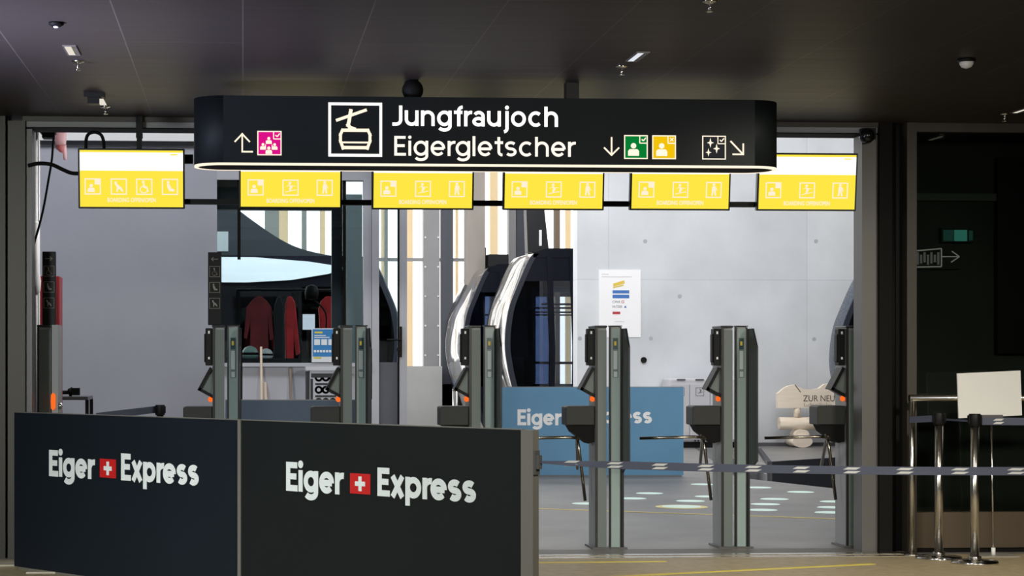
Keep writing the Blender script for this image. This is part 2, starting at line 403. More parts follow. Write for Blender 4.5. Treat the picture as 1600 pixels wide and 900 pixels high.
# header over the sliding doors
hz0 = Z(300, 203, YW)
struct('trim_header', box(NB(), X(36, YW), X(1374, YW), YW, YW+.22, hz0+.01, ZC), mat('header_grey', (.20, .205, .20), .5))
struct('trim_header_strip', box(NB(), X(36, YW), X(1374, YW), YW-.02, YW+.05, ZC-.03, ZC), M_frame)
struct('trim_header_lip', box(NB(), X(36, YW), X(1374, YW), YW-.012, YW+.22, hz0+.004, hz0+.010), M_framedark)
struct('trim_door_beam', box(NB(), X(40, YW), X(1371, YW), YW+.24, YW+.95, Z(100, 199, 12.9), ZC+.3), M_framedark)
struct('wall_over_doors', box(NB(), -10, 16, YW+.10, YW+.24, ZC, 7.2), M_hallwall)
# left door frame
struct('wall_left_frame', box(NB(), -6, X(9, YW), YW-.02, YW+.16, 0, ZC), M_frame)
struct('trim_left_frame_joint', box(NB(), X(9, YW), X(13, YW), YW+.02, YW+.16, 0, ZC), M_framedark)
struct('trim_left_jamb', box(NB(), X(13, YW), X(40, YW), YW-.03, YW+.16, 0, ZC-.03), mat('jamb_bronze', (.050, .043, .031), .5, .1))
struct('trim_left_door_edge', box(NB(), X(40, YW), X(50, YW), YW-.0, YW+.16, 0, hz0), M_alu)
# right door frame
struct('trim_right_door_edge', box(NB(), X(1347, YW), X(1371, YW), YW-.0, YW+.17, 0, hz0), M_alu)
struct('trim_right_jamb', box(NB(), X(1371, YW), X(1391, YW), YW-.04, YW+.17, 0, ZC), M_framedark)
struct('trim_right_recess', box(NB(), X(1391, YW), X(1414, YW), YW+.06, YW+.17, 0, ZC), mat('recess_black', (.003, .003, .0035), .5, spec=.1))
o = struct('trim_right_recess_bar', cyl(NB(), (X(1398, YW), YW+.03, 0), (X(1398, YW), YW+.03, ZC), .018), M_framedark)
struct('trim_right_window_post', box(NB(), X(1414, YW), X(1429, YW), YW-.04, YW+.16, 0, ZC), M_frame)
zk = Z(1500, 800, YW)
struct('trim_right_kick_panel', box(NB(), X(1429, YW), 9, YW-.03, YW+.1, 0.03, zk), mat('kick_panel_bronze', (.065, .046, .026), .5, .1))
struct('trim_right_plinth', box(NB(), X(1429, YW), 9, YW-.02, YW+.1, 0, .03), M_framedark)
struct('trim_right_top_rail', box(NB(), X(1429, YW), 9, YW-.03, YW+.12, Z(1500, 207, YW), ZC), M_frame)
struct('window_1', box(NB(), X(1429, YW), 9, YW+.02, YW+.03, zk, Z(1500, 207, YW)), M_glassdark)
# dark shop room behind that window
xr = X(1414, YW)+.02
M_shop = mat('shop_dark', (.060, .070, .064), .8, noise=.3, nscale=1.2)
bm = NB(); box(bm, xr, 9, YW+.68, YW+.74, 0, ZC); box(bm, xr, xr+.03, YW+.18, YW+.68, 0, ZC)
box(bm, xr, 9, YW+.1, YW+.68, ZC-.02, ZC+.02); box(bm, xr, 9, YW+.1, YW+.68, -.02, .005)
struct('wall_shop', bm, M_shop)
YS = YW+.66
struct('trim_shop_rail', box(NB(), X(1420, YS), X(1556, YS), YS-.03, YS+.02, Z(1500, 314, YS), Z(1500, 303, YS)), mat('shop_rail', (.14, .17, .15), .6))

# station shell --------------------------------------------------------
struct('ceiling_station', box(NB(), -3.6, 16, YW+.24, 36.6, 7.0, 7.2), M_white)
xL = X(902, YB)
struct('wall_concrete', box(NB(), xL, 16, YB, YB+.35, -.8, 7.0), M_conc)
struct('wall_station_left', box(NB(), -3.6, -3.45, YW+.24, 19.5, 0, 7.0), M_wallgrey)
struct('wall_station_right', box(NB(), 15.9, 16, YW+.7, YB, -.8, 7.0), M_white)
struct('wall_station_side', box(NB(), -3.6, -3.45, YW+.16, YW+.24, 0, 7.0), M_wallgrey)
# skirting line at the foot of the concrete wall
struct('baseboard_concrete', box(NB(), tg.x, 16, YB-.03, YB, 0, .05), mat('baseboard_dark', (.10, .10, .11), .6))

# operator's booth -------------------------------------------------------
YO = 16.5
def zo(py): return Z(400, py, YO)
bz = zo(228)
bm = NB()
box(bm, -3.45, X(339, YO), YO, YO+.12, 0, bz)
struct('wall_booth', bm, M_wallgrey)
bm = NB(); x0, x1 = X(339, YO), X(580, YO)
box(bm, x0, x1, YO, YO+.12, zo(281), bz)
box(bm, x0, x1, YO, YO+.12, 0, zo(572))
box(bm, X(568, YO), x1, YO-.01, YO+.12, zo(572), zo(281))
box(bm, X(580.6, YO), X(592, YO), YO-.02, YO+.12, 0, bz)
struct('wall_booth_front', bm, M_booth)
struct('trim_booth_sill', box(NB(), x0, X(580, YO), YO-.05, YO, zo(573), zo(567)), M_booth)
struct('trim_booth_fascia', box(NB(), -3.45, X(640, YO), YO-.06, YO+.12, bz+.03, bz+1.2), M_white)
struct('trim_booth_shadow_gap', box(NB(), -3.45, X(640, YO), YO-.02, YO+.12, bz-.001, bz+.03), mat('gap_grey', (.16, .17, .19), .6))
struct('window_2', box(NB(), x0, X(568, YO), YO+.05, YO+.06, zo(567), zo(281)), M_glassbooth)
struct('trim_window_mullion', box(NB(), X(371, YO), X(376, YO), YO+.02, YO+.09, zo(405), zo(281)), M_framedark)
struct('trim_window_pilaster', box(NB(), X(519, YO), X(536, YO), YO+.10, YO+.16, 0, zo(281)), mat('pilaster_slate', (.06, .065, .085), .5))
struct('trim_window_post', box(NB(), X(536, YO), X(541, YO), YO+.02, YO+.09, zo(567), zo(281)), M_framedark)
struct('trim_booth_return', box(NB(), X(541, YO+.8), X(566, YO+.8), YO+.8, YO+.84, 0, zo(290)), mat('return_teal', (.36, .46, .48), .4))
# booth door
bm = NB()
box(bm, X(592, YO), X(622, YO), YO+.02, YO+.06, 0, zo(566)); 
o = struct('door_1', bm, M_dkdoor)
bm = NB()
box(bm, X(622, YO), X(636, YO), YO-.0, YO+.08, 0, bz-.02); box(bm, X(592, YO), X(622, YO), YO, YO+.08, zo(262), bz-.02)
f = link('door_frame', bm, M_booth, o)
link('door_seal', box(NB(), X(621.5, YO), X(624, YO), YO-.004, YO+.02, 0, zo(262)), M_framedark, o)
link('door_glass', box(NB(), X(592, YO), X(622, YO), YO+.035, YO+.045, zo(566), zo(262)), M_glassbooth, o)
bm = NB(); cyl(bm, (X(627, YO), YO-.05, zo(531)), (X(604, YO), YO-.05, zo(531)), .008); cyl(bm, (X(626, YO), YO-.05, zo(531)), (X(626, YO), YO, zo(531)), .009)
box(bm, X(624.5, YO), X(628, YO), YO-.012, YO, zo(558), zo(510)); cyl(bm, (X(622, YO), YO-.03, zo(546)), (X(622, YO), YO+.0, zo(546)), .018)
link('door_handle', bm, M_black, o)
# things inside the booth window
struct('trim_blind_box', box(NB(), x0, X(519, YO), YO+.10, YO+.22, zo(326), zo(281)), mat('blind_slate', (.045, .055, .065), .35))

# daylight facade far behind ---------------------------------------------
YF = 36.0
def zf(py): return Z(700, py, YF)
M_mull = mat('facade_grey', (.30, .30, .31), .5, noise=.04, nscale=2)
M_mulld = mat('facade_slate', (.075, .08, .105), .5)
def translucent(name, color):
    m = bpy.data.materials.new(name); m.use_nodes = True; nt = m.node_tree; nt.nodes.clear()
    o = nt.nodes.new('ShaderNodeOutputMaterial'); mx = nt.nodes.new('ShaderNodeMixShader'); a = nt.nodes.new('ShaderNodeBsdfDiffuse'); b = nt.nodes.new('ShaderNodeBsdfTranslucent')
    n = nt.nodes.new('ShaderNodeTexNoise'); n.inputs['Scale'].default_value = 5; hs = nt.nodes.new('ShaderNodeMix'); hs.data_type = 'RGBA'
    hs.inputs[6].default_value = (*[c*.93 for c in color], 1); hs.inputs[7].default_value = (*color, 1); nt.links.new(n.outputs[0], hs.inputs[0])
    nt.links.new(hs.outputs[2], a.inputs[0]); nt.links.new(hs.outputs[2], b.inputs[0])
    nt.links.new(a.outputs[0], mx.inputs[1]); nt.links.new(b.outputs[0], mx.inputs[2]); nt.links.new(mx.outputs[0], o.inputs[0]); return m
M_cream = translucent('facade_cream', (.97, .86, .66))
def fpost(nm, a, b, m, d=.25, z0=0.0, z1=7.0, y=YF): struct(nm, box(NB(), X(a, y), X(b, y), y, y+d, z0, z1), m)
fpost('column_1', 662, 687, M_mull); fpost('column_2', 690, 708, M_mulld); fpost('column_3', 731, 758, M_brown, .6, 0, 7, YF-1.5)
fpost('column_4', 795, 806, M_mull); fpost('column_5', 808, 837, M_mulld, .5); fpost('column_6', 868, 875, mat('facade_brown', (.30, .22, .15), .7))
fpost('column_7', 414, 436, mat('facade_olive', (.27, .29, .27), .6), .4); fpost('column_8', 472, 479, mat('facade_olive', (.27, .29, .27), .6))
fpost('column_9', 340, 346, mat('facade_olive', (.27, .29, .27), .6)); fpost('column_10', 601, 606, mat('facade_olive', (.27, .29, .27), .6))
for i, (a, b) in enumerate(((636, 645), (766, 778), (436, 450), (500, 508), (347, 351), (884, 892), (906, 912), (596, 600), (712, 716))):
    fpost('trim_%d' % (i+1), a, b, M_cream, .1, -.5, 7, YF+1.2)
bm = NB()
for a, b in ((585, 662), (687, 731), (758, 795)): box(bm, X(a, YF), X(b, YF), YF+.05, YF+.2, zf(408), zf(403))
struct('trim_transom', bm, M_mull)
struct('wall_facade_sill', box(NB(), X(540, YF-.2), X(690, YF-.2), YF-.3, YF-.05, 0, zf(572)), mat('sill_concrete', (.55, .55, .54), .8, noise=.05, nscale=2))
struct('wall_facade_plinth', box(NB(), X(690, YF), X(1000, YF), YF, YF+.2, 0, zf(600)), M_mull)
bm = NB()
for z in range(325, 560, 46):
    for a in (664.5, 684.5): cyl(bm, (X(a, YF), YF, zf(z)), (X(a, YF), YF-.02, zf(z)), .018, n=8)
struct('trim_rivets', bm, M_white)

# ================================================================== BOARDING GATES
M_gface = mat('gate_face_green_grey', (.125, .150, .140), .45)
M_gside = mat('gate_side_grey', (.235, .245, .245), .45)
M_gedge = mat('gate_edge_black', (.012, .013, .013), .4)
M_gglass = mat('gate_glass_strip', (.27, .345, .33), .25, .0, coat=.3)
M_gfin = mat('gate_fin', (.022, .025, .026), .35, spec=.4)
M_orange = emit('orange_lamp', (1.0, .16, .02), 1.0)
M_arm = mat('tripod_arm_steel', (.24, .22, .18), .25, 1)
M_pod = mat('tripod_housing', (.024, .0255, .024), .5, spec=.3)
YG = 12.38; GH = 1.455
def gate_column(t):
    # slim column with pale side, black edge and green-grey face
    link('column', box(NB(), -.016, .058, .012, .235, .012, GH-.012), M_gside, t)
    link('face', box(NB(), .0, .058, 0, .012, .012, GH-.03), M_gface, t)
    link('edge_strip', box(NB(), -.016, 0, -.002, .012, .012, GH-.012), M_gedge, t)
    bev(link('cap', box(NB(), -.020, .062, -.004, .24, GH-.014, GH), M_gfin, t), .004)
    link('base_plate', box(NB(), -.04, .075, -.03, .25, 0, .012), M_alu, t)
def gate_tripod(t):
    bm = NB()
    outline = [(-.205, .955), (-.185, .960), (-.018, .960), (-.018, .835), (-.205, .835)]
    prism(bm, [Vector((x, .01, z-.03)) for x, z in outline], (0, .19, 0))
    h = bev(link('arm_housing', bm, M_pod, t), .006)
    bm = NB(); prism(bm, [Vector((x, .025, z-.03)) for x, z in ((-.185, .835), (-.018, .835), (-.018, .725), (-.06, .715), (-.16, .79))], (0, .16, 0))
    link('housing_underside', bm, M_rubber, t)
    hb = Vector((-.132, .06, .71)); ht = Vector((-.075, .06, .80))
    k = link('hub', cyl(NB(), ht, hb, .026, .021, 18), M_arm, t)
    e = hb+Vector((.006, -.004, .012))
    link('arm', tube(NB(), [e, e+Vector((-.06, 0, .004)), e+Vector((-.42, 0, -.004))], .0105), M_arm, t)
    link('arm', tube(NB(), [e, e+Vector((.012, -.01, -.08)), e+Vector((.048, -.03, -.41))], .0105), M_arm, t)
    link('arm', tube(NB(), [e, e+Vector((.01, .06, -.03)), e+Vector((.06, .33, -.22))], .0105), M_arm, t)
def gate_readers(t, strip=True):
    bm = NB(); box(bm, -.062, -.017, .02, .10, 1.195, 1.435); box(bm, -.07, -.06, .03, .09, 1.215, 1.40)
    r = bev(link('reader_box', bm, M_black, t), .006)
    link('reader_mark', box(NB(), -.045, -.034, .016, .02, 1.40, 1.418), M_white, r); link('reader_mark', box(NB(), -.045, -.034, .016, .02, 1.235, 1.25), M_white, r)
    bm = NB(); A = [(-.028, 1.17), (-.100, 1.04), (-.022, .995), (-.018, 1.17)]
    prism(bm, [Vector((x, .035, z)) for x, z in A], (0, .11, 0))
    w = link('ticket_slot', bm, M_gface, t)
    bm = NB(); stroke(bm, [(-.030, 1.172), (-.100, 1.042), (-.020, .998)], .020, .037, .02, True)
    prism(bm, [Vector((x, .02, z)) for x, z in ((-.036, 1.18), (-.112, 1.04), (-.100, 1.036), (-.026, 1.17))], (0, .13, 0))
    link('slot_frame', bm, M_black, w)
    bm = NB(); lathe(bm, [(.004, -.02), (.016, -.012), (.018, .0), (.014, .012), (.004, .018)], (-.028, .04, .978), 12)
    link('status_lamp', bm, M_orange, t)
def gate_second(t):
    # second column: glass front strip, fin that reaches forward with a chamfered top
    link('column', box(NB(), .082, .152, .012, .05, .012, GH-.004), M_gside, t)
    link('glass_strip', box(NB(), .088, .146, .0, .012, .012, GH-.02), M_gglass, t)
    bm = NB(); box(bm, .078, .088, -.003, .012, .012, GH-.01); box(bm, .146, .156, -.003, .012, .012, GH-.01)
    link('edge_strip', bm, M_gedge, t)
    bm = NB()
    prism(bm, [Vector((.157, y, z)) for y, z in ((.06, .012), (-.02, .012), (-.02, .50), (-.22, .58), (-.22, GH-.14), (-.12, GH-.02), (.06, GH-.02))], (.012, 0, 0))
    fin = bev(link('fin', bm, M_gfin, t), .003)
    link('fin_pad', box(NB(), .169, .176, -.17, .0, .98, 1.30), M_rubber, t)
    bev(link('cap', box(NB(), .078, .160, -.006, .06, GH-.006, GH), M_gfin, t), .002)
    d = link('display_window', box(NB(), .098, .134, -.006, .0, 1.115, 1.375), mat('display_plate', (.16, .20, .20), .2), t)
    bm = NB(); rect(bm, .100, 1.30, .130, 1.372, -.006, .001)
    link('display_screen', bm, mat('display_navy', (.02, .05, .06), .3), d)
    bm = NB(); rect(bm, .107, 1.325, .121, 1.352, -.007, .001); link('display_sticker', bm, mat('sticker_yellow', (.65, .5, .03), .5), d)
    bm = NB(); rect(bm, .102, 1.17, .127, 1.29, -.006, .001); rect(bm, .104, 1.12, .127, 1.155, -.006, .001)
    link('display_notice', bm, mat('notice_grey', (.42, .47, .47), .6), d)
    link('base_plate', box(NB(), .078, .19, -.03, .07, 0, .012), M_alu, t)
gates = [(336, 'grey boarding gate with black symbol totem on top at the operator window'),
         (536, 'grey boarding gate in front of the booth window with blue poster'),
         (737, 'grey boarding gate just behind the long front barrier, before the two cabins'),
         (934, 'grey boarding gate overlapping the lettering of the light blue panel'),
         (1131, 'grey boarding gate standing before the pale locker cabinet'),
         (1326, 'single column grey boarding gate next to the aluminium door edge on the right')]
GT = 'boarding gates across the entrance'
for i, (px, lab) in enumerate(gates):
    t = thing('boarding_gate', lab, 'turnstile', (X(px, YG), YG, 0), 0, GT)
    gate_column(t); gate_tripod(t); gate_readers(t)
    if i < 5: gate_second(t)
# wide-lane gate at the left edge
t = thing('boarding_gate', 'grey boarding gate post with orange lamp beside the left door frame, under a symbol totem', 'turnstile', (X(58, YG), YG, 0), 0, GT)
link('column', box(NB(), 0, .088, .012, .235, .012, GH-.012), M_gside, t)
link('face', box(NB(), .012, .088, 0, .012, .012, GH-.03), M_gface, t)
link('edge_strip', box(NB(), 0, .012, -.002, .012, .012, GH-.012), M_gedge, t)
link('second_column', box(NB(), .095, .135, -.02, .235, .012, GH), M_gside, t)
bev(link('cap', box(NB(), -.002, .092, -.004, .24, GH-.014, GH), M_gfin, t), .004)
bm = NB(); lathe(bm, [(.002, -.055), (.014, -.045), (.016, 0), (.014, .045), (.002, .055)], (.105, -.026, .965), 12); link('status_lamp', bm, M_orange, t)
bm = NB(); lathe(bm, [(.012, -.02), (.016, 0), (.012, .02)], (.145, .02, .935), 12); link('lock_knob', bm, M_chrome, t)
link('base_plate', box(NB(), -.01, .145, -.03, .25, 0, .012), M_alu, t)

# symbol totems standing on two gates
def totem(px0, px1, py0, lab, right):
    y = YG-.0; a, b = X(px0, y), X(px1, y); z1 = Z(px0, py0, y); w = b-a
    t = thing('symbol_totem', lab, 'sign', ((a+b)/2, y, GH), 0, 'symbol totems on the wide gate')
    bm = NB(); box(bm, -w/2, w/2, 0, .03, 0, z1-GH); bev(link('panel', bm, M_black, t), .003)
    h = z1-GH; m = mat('totem_symbol', (.22, .21, .185), .6); bm = NB(); z = h-.045
    d = 1 if right else -1
    stroke(bm, [(-.022*d, z), (.022*d, z)], .004, -.0005); stroke(bm, [(.006*d, z+.013), (.022*d, z), (.006*d, z-.013)], .004, -.0005)
    link('arrow', bm, m, t)
    for k, kind in enumerate(('chair', 'stroller', 'dog')):
        zc = h-.125-k*.102
        p = link('symbol', pict(kind, 0, zc, .062, -.0005), m, t)
        bm = NB(); frame(bm, -.034, zc-.034, .034, zc+.034, .0025, -.0005); link('symbol_frame', bm, m, p)
totem(66, 87, 393, 'slim black totem with right arrow and three symbols, by the red cabinet', True)
totem(325, 346, 394, 'slim black totem with left arrow and three symbols, before the booth window', False)

# ================================================================== OVERHEAD SIGN
YN = 10.28; SD = .32
sx0, sx1 = X(303, YN+.16), X(1212, YN+.16); sz0, sz1 = Z(700, 259.5, YN), Z(700, 152, YN)
t = thing('overhead_sign', 'long black hanging sign with rounded ends reading Jungfraujoch Eigergletscher', 'sign', ((sx0+sx1)/2, YN, sz0))
SB = t.location.copy()
def stadium(x0, x1, y0, y1, n=12, ins=0):
    r = (y1-y0)/2; cy = (y0+y1)/2; pts = []
    for i in range(n+1):
        a = -pi/2+pi*i/n; pts.append((x1-r*1.0+(r-ins)*cos(a), cy+(r-ins)*sin(a)))
    for i in range(n+1):
        a = pi/2+pi*i/n; pts.append((x0+r+(r-ins)*cos(a), cy+(r-ins)*sin(a)))
    return pts
bm = NB(); prism(bm, [Vector((x, y, sz0+.012)) for x, y in stadium(sx0, sx1, YN, YN+SD)], (0, 0, sz1-sz0-.012))
for f in bm.faces:
    if abs(f.normal.z) < .5 and abs(f.normal.x) > .02: f.smooth = True
o = link('body', bm, M_sign, t, SB); 
# glowing ring round the underside
bm = NB(); a = stadium(sx0, sx1, YN, YN+SD, 16, .002); b = stadium(sx0, sx1, YN, YN+SD, 16, .022)
n = len(a)
for lst in ():
    pass
va = [[bm.verts.new((x, y, z)) for x, y in q] for q, z in ((a, sz0), (a, sz0+.012), (b, sz0+.012), (b, sz0))]
for i in range(n):
    j = (i+1) % n
    for k in range(4):
        p, q = va[k], va[(k+1) % 4]; bm.faces.new((p[i], p[j], q[j], q[i]))
bmesh.ops.recalc_face_normals(bm, faces=bm.faces)
link('light_strip', bm, M_glow, t, SB)
bm = NB(); prism(bm, [Vector((x, y, sz0+.002)) for x, y in stadium(sx0, sx1, YN, YN+SD, 12, .023)], (0, 0, .0098)); link('underside', bm, M_rubber, t, SB)
# flat marks on the front face, placed in the sign's own pixels-per-metre frame
kx = (X(900, YN)-X(400, YN))/500
def NX(px): return X(px, YN)
def NZ(py): return Z(750, py, YN)
yf = YN-.0005
def nq(pts): return [(NX(x), NZ(y)) for x, y in pts]
def spart(name, bm, m, par=None): return link(name, bm, m, par or t, SB)
bm = word_bm('Jungfraujoch', NX(613), NX(871), NZ(197.5), NZ(166)-NZ(197.5), yf, .003, .158, .765); spart('lettering', bm, M_glowwhite)
bm = word_bm('Eigergletscher', NX(616), NX(901), NZ(244), NZ(213.5)-NZ(244), yf, .003, .135, .765); spart('lettering', bm, emit('sign_glow_cream', (1.0, .91, .80), 1.15))
bm = NB(); frame(bm, NX(513), NZ(246), NX(597), NZ(162), 4.2*kx, yf, .003); sg = spart('gondola_symbol_frame', bm, M_glowwhite)
bm = NB()
stroke(bm, nq([(525, 190), (573, 173)]), 4.5*kx, yf, .003); stroke(bm, nq([(548, 175), (545.5, 190), (544, 197), (547, 201), (553, 203)]), 5.5*kx, yf, .003, True)
stroke(bm, nq([(536, 205), (574, 205)]), 5*kx, yf, .003, True)
stroke(bm, nq([(535, 205), (532, 212), (532, 222), (536, 233)]), 4.5*kx, yf, .003, True); stroke(bm, nq([(575, 205), (578, 212), (578, 222), (574, 233)]), 4.5*kx, yf, .003, True)
stroke(bm, nq([(536, 232), (574, 232)]), 5*kx, yf, .003, True); stroke(bm, nq([(534, 224), (576, 224)]), 2.6*kx, yf, .003)
spart('gondola_symbol', bm, M_glow, sg)
def arrow(pts, head):
    bm = NB(); stroke(bm, nq(pts), 2.4*kx, yf, .003, True); stroke(bm, nq(head), 2.4*kx, yf, .003, True); spart('arrow', bm, M_glow)
arrow([(394, 239.5), (378.5, 239.5), (378.5, 212)], [(367.5, 223.5), (378.5, 212), (389.5, 223.5)])
arrow([(955.5, 214), (955.5, 240)], [(944.5, 230), (955.5, 241), (966.5, 230)])
arrow([(1142, 218.5), (1160, 237.5)], [(1145.5, 238.5), (1161.2, 238.5), (1161.2, 222.5)])
def badge(x0, y0, x1, y1, bgm, kind, mark):
    bm = NB(); rect(bm, NX(x0), NZ(y1), NX(x1), NZ(y0), yf, .002); b = spart('badge', bm, bgm)
    bm = NB(); frame(bm, NX(x0), NZ(y1), NX(x1), NZ(y0), 1.7*kx, yf-.002, .001)
    cx0 = x1-12.5; stroke(bm, nq([(cx0, y0), (cx0, y0+12.5), (x1, y0+12.5)]), 1.5*kx, yf-.002, .001)
    spart('badge_frame', bm, M_glow, b)
    bm = NB()
    if mark == 'tick': stroke(bm, nq([(cx0+3, y0+6.5), (cx0+5.5, y0+9), (cx0+9.5, y0+4)]), 1.7*kx, yf-.002, .001)
    else:
        stroke(bm, nq([(cx0+3.5, y0+4), (cx0+8.5, y0+9)]), 1.4*kx, yf-.002, .001); stroke(bm, nq([(cx0+3.5, y0+9), (cx0+8.5, y0+4)]), 1.4*kx, yf-.002, .001)
    spart('badge_mark', bm, M_glow, b)
    cx = (x0+x1)/2; cy = (y0+y1)/2
    if kind == 'family': bm = pict(kind, NX(cx-1), NZ(cy+3), 30*kx, yf-.002, .001)
    elif kind == 'stars': bm = pict(kind, NX(cx-.5), NZ(cy), 38*kx, yf-.002, .001)
    else: bm = pict(kind, NX(cx), NZ(cy), 38*kx, yf-.002, .001)
    spart('badge_figure', bm, M_glow, b)
badge(402, 207, 440, 245, M_pink, 'family', 'tick'); badge(975, 209.5, 1012, 247, M_green, 'single', 'tick')
badge(1019, 209.5, 1056, 247, M_yel, 'single', 'cross'); badge(1097, 209.5, 1134, 247, M_dkbadge, 'stars', 'tick')
# hanging brackets
c = P(645, 150, YN+.07); bm = NB(); bmesh.ops.create_uvsphere(bm, u_segments=24, v_segments=16, radius=.058); bmesh.ops.translate(bm, verts=bm.verts, vec=(c.x, YN+.075, ZC-.056))
for f in bm.faces: f.smooth = True
spart('bracket_cover', bm, M_rubber)
for px in (643, 893):
    c = P(px, 150, YN+.16); spart('bracket', box(NB(), c.x-.035, c.x+.035, YN+.12, YN+.20, sz1-.01, ZC), M_black)

# ================================================================== SCREENS
YD = 11.90; kd = YD/F
def screen(cx, cyb, w, h, lab, kinds):
    c = P(cx, cyb-h/2, YD); W = w*kd*1.005; Hh = h*kd/cos(radians(7))
    t = thing('information_screen', lab, 'screen', (c.x, c.y, c.z), 0, 'yellow boarding screens on the rail'); t.rotation_euler = (radians(7), 0, 0)
    bm = NB(); box(bm, -W/2, W/2, 0, .045, -Hh/2, Hh/2); bev(link('casing', bm, M_casing, t), .004)
    b = .011; u = Hh/h; zt = Hh/2
    bm = NB(); rect(bm, -W/2+b, -Hh/2+b, W/2-b, Hh/2-b, -.0005, .001); link('display', bm, M_scry, t)
    bm = NB(); rect(bm, -W/2+b, zt-34*u, W/2-b, zt-6*u, -.0015, .001); link('white_band', bm, M_scrw, t)
    bm = NB(); rect(bm, W/2-.012-19*u, zt-10*u, W/2-.012-8*u, zt-8*u, -.0025, .0005); link('clock_mark', bm, M_scry, t)
    zi = zt-58.5*u; s = 25*u
    xs = (-59.5, -19.5, 19.5, 59) if len(kinds) == 4 else (-54, 0, 53)
    for x, k in zip(xs, kinds):
        p = link('symbol', pict(k, x*u, zi, s*.95, -.0015, .001), M_scri, t)
        bm = NB(); frame(bm, x*u-s/2, zi-s/2, x*u+s/2, zi+s/2, 1.8*u, -.0015, .001)
        if k == 'single': rect(bm, x*u+s*.12, zi+s*.12, x*u+s*.5, zi+s*.5, -.0015, .001)
        link('symbol_frame', bm, M_scri, p)
    bm = text_bm('BOARDING OFFEN/OPEN', -37*u, 37*u, zt-82*u, 6.6*u, -.0015, .001, .02); link('caption', bm, M_scri, t)
    link('wall_clip', box(NB(), -.05, .05, .045, .075, -.06, .06), M_black, t)
T3 = ('single', 'skier', 'walker')
screen(205.5, 325.5, 164, 92.5, 'yellow screen with four symbols over the wide lane, leftmost in the row', ('single', 'dog', 'chair', 'stroller'))
for cx, yb, lab in ((454, 325.5, 'yellow screen with three symbols above the booth window, second from left'),
                    (661, 327.5, 'yellow screen with three symbols under the sign\'s Eigergletscher line, third from left'),
                    (865.5, 328.5, 'yellow screen with three symbols above the navy cabin\'s hanger, fourth from left'),
                    (1063.5, 329, 'yellow screen with three symbols above the paper notice, fifth from left'),
                    (1261.5, 330, 'yellow screen with white band showing, past the end of the sign, rightmost in the row')):
    screen(cx, yb, 160, 91, lab, T3)
# the rail behind the screens with its hanger
yr = YD+.128
t = thing('screen_rail', 'long black rail that carries the yellow screens across the entrance', 'rail', P(700, 318, yr))
b = t.location.copy()
bm = NB(); box(bm, X(250, yr), X(1190, yr), yr-.03, yr+.015, Z(700, 321.5, yr), Z(700, 313.5, yr)); link('bar', bm, M_black, t, b)
bm = NB(); box(bm, X(214, yr), X(222, yr), yr-.03, yr+.01, Z(218, 322, yr), ZC); box(bm, X(213, yr), X(223, yr), yr-.04, yr+.02, Z(218, 216, yr), ZC); link('hanger', bm, M_black, t, b)
bm = NB(); box(bm, X(280, yr), X(302, yr), yr-.03, yr+.01, Z(290, 256, yr), Z(290, 242, yr)); link('junction_box', bm, M_black, t, b)
bm = NB(); box(bm, X(214, yr), X(252, yr), yr-.03, yr+.01, Z(218, 321, yr), Z(218, 314, yr)); link('bar_end', bm, M_black, t, b)
one('conduit', tube(NB(), smooth_pts([P(44, 259, 11.99), P(60, 255.5, 11.98), P(80, 257, 11.96), P(98, 265, 11.95), P(112, 270.5, 11.95), P(128, 271, 11.95)]), .0125), M_rubber,
    'thick black conduit running from the left door frame into the first yellow screen', 'cable')
one('cable_loop', tube(NB(), smooth_pts([P(134.5, 236, 11.97), P(134.5, 220, 11.97), P(138, 210, 11.97), P(148, 206.5, 11.97), P(158, 211, 11.97), P(162, 222, 11.97), P(162.5, 236, 11.97)]), .0105), M_rubber,
    'black cable looped like a horseshoe on top of the first yellow screen', 'cable')
one('cable', tube(NB(), smooth_pts([P(87, 190, 12.5), P(83, 225, 12.5), P(81, 250, 12.5), P(76, 280, 12.5), P(69, 320, 12.5), P(62, 350, 12.5), P(52, 385, 12.5)]), .0075), M_rubber,
    'thin black cable hanging slantwise behind the left door frame', 'cable')

# ================================================================== BARRIERS
M_barr = mat('barrier_charcoal', (.0068, .0108, .0165), .5, spec=.25, noise=.06, nscale=2)
M_barr2 = mat('barrier_charcoal_green', (.0082, .0104, .0110), .5, spec=.25, noise=.06, nscale=2)
M_lett = mat('barrier_lettering', (.74, .79, .78), .55)
M_red = mat('swiss_red', (.55, .012, .012), .5)
M_bedge = mat('barrier_edge', (.22, .21, .185), .5, .4)
A = PW(22, 645, 11.34); B = PW(833, 673, 8.36); BH = .92
A.z = B.z = 0; dirv = (B-A).normalized(); ang = math.atan2(dirv.y, dirv.x); Lt = (B-A).length; nrm = Vector((dirv.y, -dirv.x, 0))
def on_panel(px, py):
    d = ray(px, py); n2 = nrm; k = A.dot(n2)/(d.x*n2.x+d.y*n2.y); p = Vector((d.x*k, d.y*k, H+d.z*k)); return (p-A).dot(dirv), p.z
sj = on_panel(377, 656)[0]
def logo(t, s_off, xE0, xE1, xC0, xC1, xX0, xX1, yb, yt, yb2, yt2, cy0, cy1, y=0, ml=None):
    ml = ml or M_lett
    a0, z0 = on_panel(xE0, yb); a1, _ = on_panel(xE1, yb); _, z1 = on_panel(xE0, yt)
    link('lettering', word_bm('Eiger', a0-s_off, a1-s_off, z0, z1-z0, -.0005, .002, .205, .74, .045), ml, t)
    b0, z0 = on_panel(xX0, yb2); b1, _ = on_panel(xX1, yb2); _, z1 = on_panel(xX0, yt2)
    link('lettering', word_bm('Express', b0-s_off, b1-s_off, z0, z1-z0, -.0005, .002, .205, .74, .045), ml, t)
    c0, q0 = on_panel(xC0, cy0); c1, q1 = on_panel(xC1, cy1)
    swiss(t, c0-s_off, c1-s_off, q1, q0, ml)
